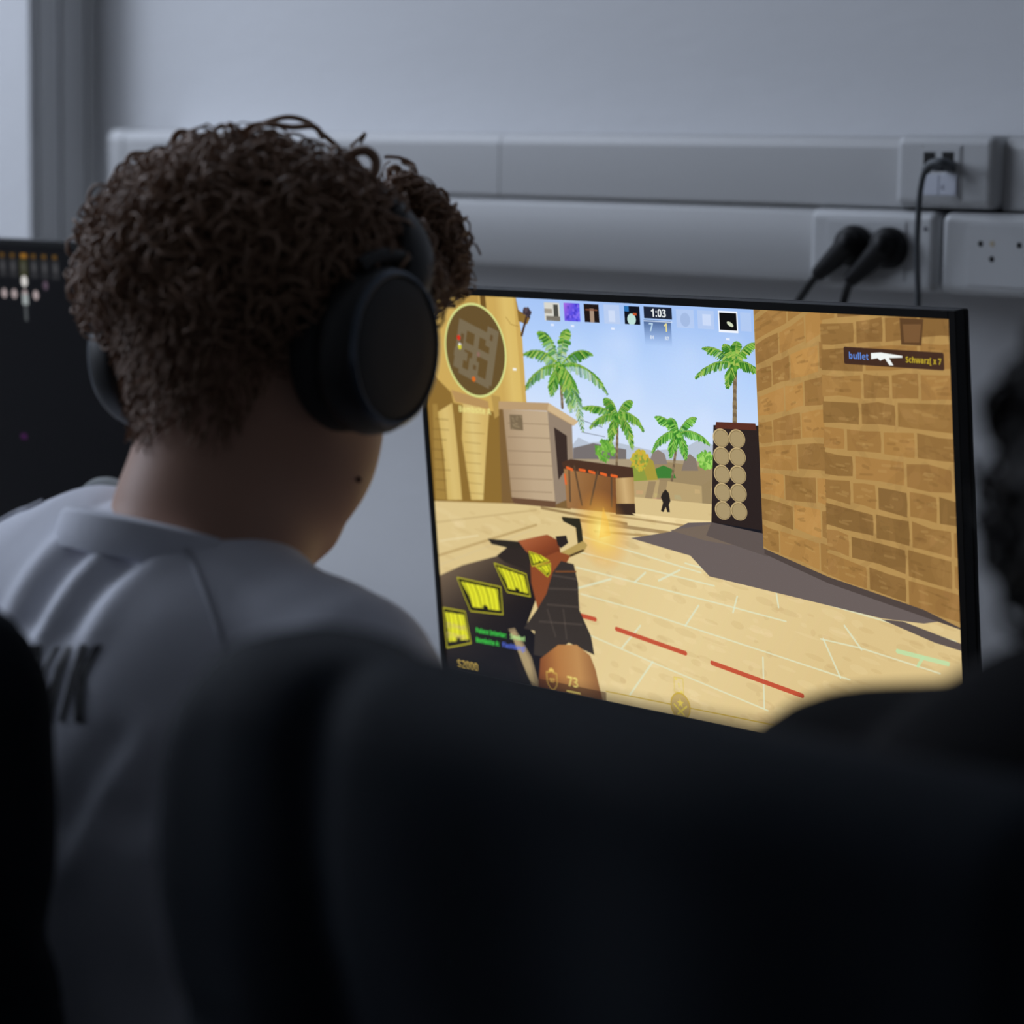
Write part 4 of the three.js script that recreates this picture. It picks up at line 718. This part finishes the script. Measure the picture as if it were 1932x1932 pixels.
// collar: a ribbed band standing round the neck
{
  const N = player.N, NC = player.K.clone().add(V(-0.012, -0.004, 0.004)), pos = [], idx = [], nor = [], SEG = 72, RING = [[0, 0], [0.0035, -0.003], [0.006, -0.012], [0.009, -0.022], [0.006, -0.024], [0.002, -0.014], [-0.001, -0.005]];
  for (let i = 0; i <= SEG; i++) {
    const t = i / SEG * Math.PI * 2, s = Math.sin(t), c = Math.cos(t), wob = 1 + 0.02 * Math.sin(3 * t + 1);
    for (const [out, dn] of RING) pos.push(NC.x + s * (0.067 * wob + out), NC.y + 0.002 + 0.022 * c + dn, NC.z + 0.008 + c * (0.067 * wob + out));
  }
  const R = RING.length; for (let i = 0; i < SEG; i++) for (let j = 0; j < R; j++) { const a = i * R + j, b = i * R + (j + 1) % R; idx.push(a, b, a + R, b, b + R, a + R); }
  const g = new THREE.BufferGeometry(); g.setAttribute('position', new THREE.Float32BufferAttribute(pos, 3)); g.setIndex(idx); g.computeVertexNormals();
  mesh('collar', g, M.shirt, player.garment);
  // seams of the raglan sleeves follow the cloth
  const drop = (x, y) => { let z = N.z + 0.3; const p = V(x, y, z); for (let i = 0; i < 60; i++) { p.z = z; const d = player.tf(p); if (d < 0.0002) break; z -= Math.max(d * 0.7, 0.0004); } return z > N.z - 0.1 ? V(x, y, z) : null; };
  const onCloth = (u, v) => { const dir = ray(u, v); let t = 1.35; for (let i = 0; i < 120; i++) { const q = EYE.clone().addScaledVector(dir, t).sub(base1), d = player.tf(q); if (d < 0.0003) return q; t += Math.max(d * 0.7, 0.0004); if (t > 2) break; } return null; };
  const seam = []; for (let i = 0; i <= 24; i++) { const t = i / 24, u = (1 - t) ** 2 * 326 + 2 * t * (1 - t) * 385 + t * t * 450, v = (1 - t) ** 2 * 985 + 2 * t * (1 - t) * 1090 + t * t * 1310, q = onCloth(u, v); if (q) seam.push(q); }
  for (const s of [1, -1]) {
    const pts = seam.map((q) => s > 0 ? q : drop(2 * N.x - q.x, q.y)).filter(Boolean);
    if (pts.length > 3) mesh('seam', tube(pts, 0.0022, 60, 8), M.shirt, player.garment);
  }
  // printed letters, traced and laid on the cloth
  const glyphs = [
    [[375, 385], [555, 385], [470, 980], [300, 980]], [[730, 410], [800, 410], [520, 985], [470, 990]], [[880, 400], [945, 400], [870, 620], [770, 1000], [690, 1390], [570, 1390], [620, 1100], [720, 750]],
    [[1050, 380], [1150, 380], [1075, 690], [1250, 385], [1360, 385], [1130, 800], [1110, 1410], [980, 1400], [1000, 930], [850, 1390], [780, 1390]],
  ];
  const tess = new TessellateModifier(0.006, 6);
  for (const gl of glyphs) {
    const on = gl.map(([x, y]) => onCloth(x / 6.9, 1160 + y / 6.9)).filter(Boolean); if (on.length < 3) continue;
    const sh = new THREE.Shape(on.map((q) => new THREE.Vector2(q.x, q.y)));
    let g = tess.modify(new THREE.ShapeGeometry(sh)); const p = g.attributes.position;
    for (let i = 0; i < p.count; i++) { const q = drop(p.getX(i), p.getY(i)); if (!q) { console.log('letter off cloth', p.getX(i) - N.x, p.getY(i) - N.y); p.setXYZ(i, N.x, N.y - 0.15, N.z); continue; } p.setXYZ(i, q.x, q.y, q.z + 0.0009); }
    g = g.index ? g.toNonIndexed() : g; g.computeVertexNormals(); mesh('printed_letter', g, M.print, player.garment).userData.label = 'black printed letter';
  }
}
// grey strap showing above the collar at the neck
tag(mesh('neck_strap', tube([P(166, 928, 1.655), P(182, 917, 1.65), P(204, 914, 1.64), P(230, 922, 1.63)], 0.0046, 20, 10), M.strap), 'grey strap showing above the white shirt collar', 'strap');

// hair: a dense under-layer and many separate curls
function hairRegion(q) {                                            // 0..1 thickness of the hair over a point of the head's own axes
  const back = smooth(-0.03, 0.05, q.z), line = -0.03 * back + 0.055 * (1 - smooth(-0.09, -0.02, q.z));
  return smooth(line - 0.018, line + 0.038, q.y);
}
function curl(root, out, size, r, turns, segs = 18) {
  const side = V(rr(-1, 1), rr(-1, 1), rr(-1, 1)).cross(out).normalize(), up2 = out.clone().cross(side), axis = out.clone().multiplyScalar(rr(0.15, 0.6)).addScaledVector(side, rr(0.4, 0.9)).normalize();
  const u = axis.clone().cross(V(0.3, 1, 0.2)).normalize(), v = axis.clone().cross(u), ph = rr(0, 6.28), pts = [];
  for (let i = 0; i <= 7; i++) { const t = i / 7, a = ph + t * turns * 6.283; pts.push(root.clone().addScaledVector(axis, size * 2.0 * t - size * 0.6).addScaledVector(u, size * 0.65 * Math.cos(a)).addScaledVector(v, size * 0.65 * Math.sin(a)).addScaledVector(out, size * 0.55 * Math.sin(Math.PI * t))); }
  return new THREE.TubeGeometry(new THREE.CatmullRomCurve3(pts), segs, r, 4, false);
}
{
  const C = V(0, 0.032, 0.001), R = V(0.098, 0.08, 0.103), list = [];
  const cap = nets((p) => {
    const t = hairRegion(p), skull = ell(p, 0, 0.026, 0.006, 0.0745, 0.0805, 0.0895);
    const blob = ell(p, C.x, C.y, C.z, R.x - 0.012, R.y - 0.012, R.z - 0.012) - 0.006 * noise3(p.x * 32, p.y * 32, p.z * 32) - 0.004 * noise3(p.x * 70, p.y * 70, p.z * 70);
    let d = skull - 0.001 + (1 - t) * 0.004; d = Math.min(d, Math.max(blob, skull - 0.03 * t)); 
    return Math.max(d, (0.02 - t) * 0.2);
  }, V(-0.14, -0.08, -0.15), V(0.14, 0.19, 0.18), 0.0042);
  list.push(cap);
  for (let i = 0; i < 6500; i++) {
    const d = V(rr(-1, 1), rr(-0.75, 1), rr(-1, 1)); if (d.length() > 1 || d.length() < 0.1) { i--; continue; } d.normalize();
    const p = V(C.x + d.x * R.x, C.y + d.y * R.y, C.z + d.z * R.z), t = hairRegion(p); if (t < 0.18) { continue; }
    const k = rr(0.86, 1.0) - 0.13 * (1 - t); p.set(C.x + d.x * R.x * k, C.y + d.y * R.y * k, C.z + d.z * R.z * k);
    list.push(curl(p, d, rr(0.0065, 0.0135) * (0.55 + 0.45 * t), rr(0.0005, 0.0012), rr(0.8, 1.8), 13));
  }
  // short cropped hair down the nape
  for (let i = 0; i < 1500; i++) {
    const a = rr(-1.25, 1.25), y = rr(-0.078, -0.005), base = V(Math.sin(a) * 0.066, y, 0.018 + Math.cos(a) * 0.07);
    const p = base.clone(); for (let k = 0; k < 14; k++) { const e = headField(p, player.K.clone().add(base1).applyMatrix4(headM.clone().invert())); const out = V(Math.sin(a), 0, Math.cos(a)); p.addScaledVector(out, -clamp(e, -0.006, 0.006) * 0.9); }
    if (p.distanceTo(base) > 0.04) continue;
    if (rnd() > smooth(-0.085, -0.03, y)) continue;
    const out = V(Math.sin(a), 0.1, Math.cos(a)).normalize(), L = rr(0.006, 0.013);
    list.push(new THREE.TubeGeometry(new THREE.CatmullRomCurve3([p.clone().addScaledVector(out, -0.001), p.clone().addScaledVector(out, L * 0.3).add(V(rr(-0.002, 0.002), -L * 0.5, 0)), p.clone().addScaledVector(out, L * 0.38).add(V(rr(-0.003, 0.003), -L, 0))]), 3, 0.0006, 3, false));
  }
  const toLocal = headM.clone().premultiply(new THREE.Matrix4().makeTranslation(-base1.x, 0, -base1.z));
  const all = merge(list).applyMatrix4(toLocal);
  // loose locks standing out of the outline
  const locks = [];
  for (const [d, r, pts] of [
    [1.60, 0.0016, [[228, 345], [236, 312], [246, 292], [280, 290], [330, 286], [400, 280]]], [1.60, 0.0024, [[330, 285], [328, 262], [338, 250], [362, 254], [400, 266], [440, 280]]], [1.61, 0.0015, [[250, 300], [300, 300], [360, 275], [440, 290]]],
    [1.60, 0.0018, [[445, 262], [470, 240], [505, 234], [550, 240], [595, 240], [610, 262]]], [1.62, 0.0016, [[455, 255], [500, 232], [545, 221], [580, 230], [605, 250], [640, 280]]], [1.58, 0.003, [[650, 300], [668, 288], [692, 285], [708, 300], [708, 320], [696, 345]]],
    [1.66, 0.0022, [[738, 345], [735, 322], [748, 316], [760, 336], [785, 362]]], [1.66, 0.002, [[770, 350], [800, 362], [832, 372], [850, 400], [858, 440]]], [1.67, 0.0018, [[790, 372], [820, 385], [842, 410], [846, 440]]], [1.67, 0.0018, [[800, 395], [830, 410], [848, 445], [866, 470]]], [1.67, 0.0014, [[860, 440], [876, 470], [874, 510], [862, 540]]], [1.63, 0.001, [[660, 278], [682, 258], [690, 250], [680, 272]]], [1.66, 0.0012, [[146, 440], [152, 460], [165, 470]]],
  ]) locks.push(tube(pts.map(([u, v]) => P(u, v, d).sub(base1)), r, 26, 6));
  // the fringe in front of the band
  for (let i = 0; i < 520; i++) {
    const fr = [[742, 345], [775, 368], [812, 398], [836, 440], [848, 490], [846, 540]], k = rnd() * 4.999, a = fr[k | 0], b = fr[(k | 0) + 1], f = k % 1, in2 = rnd() ** 1.3;
    const p = P(a[0] + (b[0] - a[0]) * f - 34 * in2 + rr(-7, 9), a[1] + (b[1] - a[1]) * f + 22 * in2 + rr(-9, 7), 1.665 + rr(-0.022, 0.02)).sub(base1);
    locks.push(curl(p, CR.clone().addScaledVector(CU, rr(-0.2, 0.5)).normalize(), rr(0.006, 0.012), rr(0.0005, 0.0011), rr(0.8, 1.8), 12));
  }
  mesh('hair', merge([all, ...locks]), M.hair, player.o).userData.label = 'curly brown hair';
}
// headphones over the hair
{
  const o = thing('headphones', 'black over-ear headphones worn by the person in the white shirt', 'headphones', headPos);
  const Q = new THREE.Matrix4().makeRotationFromQuaternion(headQ);
  const put = (name, g, mat, par = o) => mesh(name, (Array.isArray(g) ? merge(g) : g).applyMatrix4(Q), mat, par);
  for (const s of [1, -1]) {
    const lathe = (pts, rx, ry, x) => { const g = new THREE.LatheGeometry(pts.map(([r, h]) => new THREE.Vector2(r, h)), 56); g.rotateZ(-Math.PI / 2).scale(1, ry, rx); if (s < 0) { g.scale(-1, 1, 1); const i = g.index.array; for (let k = 0; k < i.length; k += 3) { const t = i[k]; i[k] = i[k + 1]; i[k + 1] = t; } g.computeVertexNormals(); } return g.rotateX(0.06).translate(s * (s > 0 ? x : x - 0.03), -0.004, 0.006); };
    const cup = put('ear_cup', lathe([[0, -0.012], [0.99, -0.012], [1.02, -0.006], [1.0, 0.002], [0.94, 0.009], [0.86, 0.0125], [0.84, 0.0115]], 0.0445, 0.0485, 0.102), M.phones);
    put('cover_plate', lathe([[0.84, 0.0105], [0.8, 0.0122], [0.5, 0.0132], [0, 0.0135]], 0.0445, 0.0485, 0.102), M.phones, cup);
    put('rim', lathe([[0.93, 0.0098], [0.9, 0.0122], [0.86, 0.0128], [0.845, 0.0112]], 0.0445, 0.0485, 0.102), M.phonesRim, cup);
    put('ear_cushion', lathe([[0.5, -0.034], [0.9, -0.034], [0.98, -0.027], [0.98, -0.017], [0.92, -0.0115], [0.5, -0.0115]], 0.0445, 0.0485, 0.102), M.cushion);
    const yoke = []; for (let i = 0; i <= 10; i++) { const a = (i / 10 - 0.5) * 1.7; yoke.push(V(s * (0.106 - 0.004 * Math.abs(i / 5 - 1)), -0.004 + 0.053 * Math.cos(a), 0.006 + 0.047 * Math.sin(a))); }
    put('yoke', tube(yoke, 0.0048, 30, 8), M.phones);
  }
  // band: a padded strip swept over the head
  const SEG = 64, pos = [], idx = [], sec = [[-0.017, 0], [-0.013, 0.0055], [0, 0.0075], [0.013, 0.0055], [0.017, 0], [0.013, -0.004], [0, -0.005], [-0.013, -0.004]];
  for (let i = 0; i <= SEG; i++) {
    const a = -Math.PI * 0.03 + (i / SEG) * Math.PI * 1.06, rx = 0.107, ry = 0.096, cx = Math.cos(a), sy = Math.sin(a), w = 0.75 + 0.25 * Math.sin(a);
    for (const [z, h] of sec) pos.push(cx * (rx + h), 0.036 + sy * (ry - 0.022 + h), z * w - 0.002 - 0.012 * Math.max(0, sy));
  }
  const K = sec.length; for (let i = 0; i < SEG; i++) for (let j = 0; j < K; j++) { const a = i * K + j, b = i * K + (j + 1) % K; idx.push(a, b, a + K, b, b + K, a + K); }
  const g = new THREE.BufferGeometry(); g.setAttribute('position', new THREE.Float32BufferAttribute(pos, 3)); g.setIndex(idx); g.computeVertexNormals();
  put('headband', g, M.phones);
}

// the neighbour in the black hoodie
{
  const d = 0.95, headC = P(2460, 1130, d), q = new THREE.Quaternion().setFromEuler(new THREE.Euler(-0.12, 0.0, 0, 'YXZ')), hm = new THREE.Matrix4().compose(headC, q, V(1, 1, 1));
  const neck = V(headC.x + 0.018, 1.086, headC.z + 0.03), base = V(neck.x, 0, neck.z + 0.07);
  const p2 = person({ label: 'seated person in black hoodie with short dark hair', base, neck, head: hm, topName: 'hoodie', topMat: M.hoodie, sleeve: 1, reach: [0.14, 0.38], cell: 0.009, headCell: 0.006, armSpread: 0.175, lean: 0.085,
    hood: (w) => smin(ell(w, 0, -0.004, 0.055, 0.085, 0.04, 0.04), ell(w, 0.05, -0.03, 0.055, 0.08, 0.045, 0.05), 0.03) });
  const hi = hm.clone().premultiply(new THREE.Matrix4().makeTranslation(-base.x, 0, -base.z)), list = [];
  list.push(nets((p) => { const t = hairRegion(p), skull = ell(p, 0, 0.035, 0.012, 0.077, 0.091, 0.098); return Math.max(skull - 0.016 * t - 0.003 * noise3(p.x * 40, p.y * 40, p.z * 40), (0.02 - t) * 0.2); }, V(-0.12, -0.08, -0.13), V(0.12, 0.17, 0.16), 0.006));
  for (let i = 0; i < 700; i++) { const v = V(rr(-1, 1), rr(-0.6, 1), rr(-1, 1)).normalize(), p = V(v.x * 0.09, 0.035 + v.y * 0.105, 0.012 + v.z * 0.112); if (hairRegion(p) < 0.3) continue; list.push(curl(p, v, rr(0.006, 0.011), 0.0016, rr(0.4, 0.9), 10)); }
  mesh('hair', merge(list).applyMatrix4(hi), M.hairDark, p2.o).userData.label = 'short dark hair';
}

renderer.render(scene, camera);
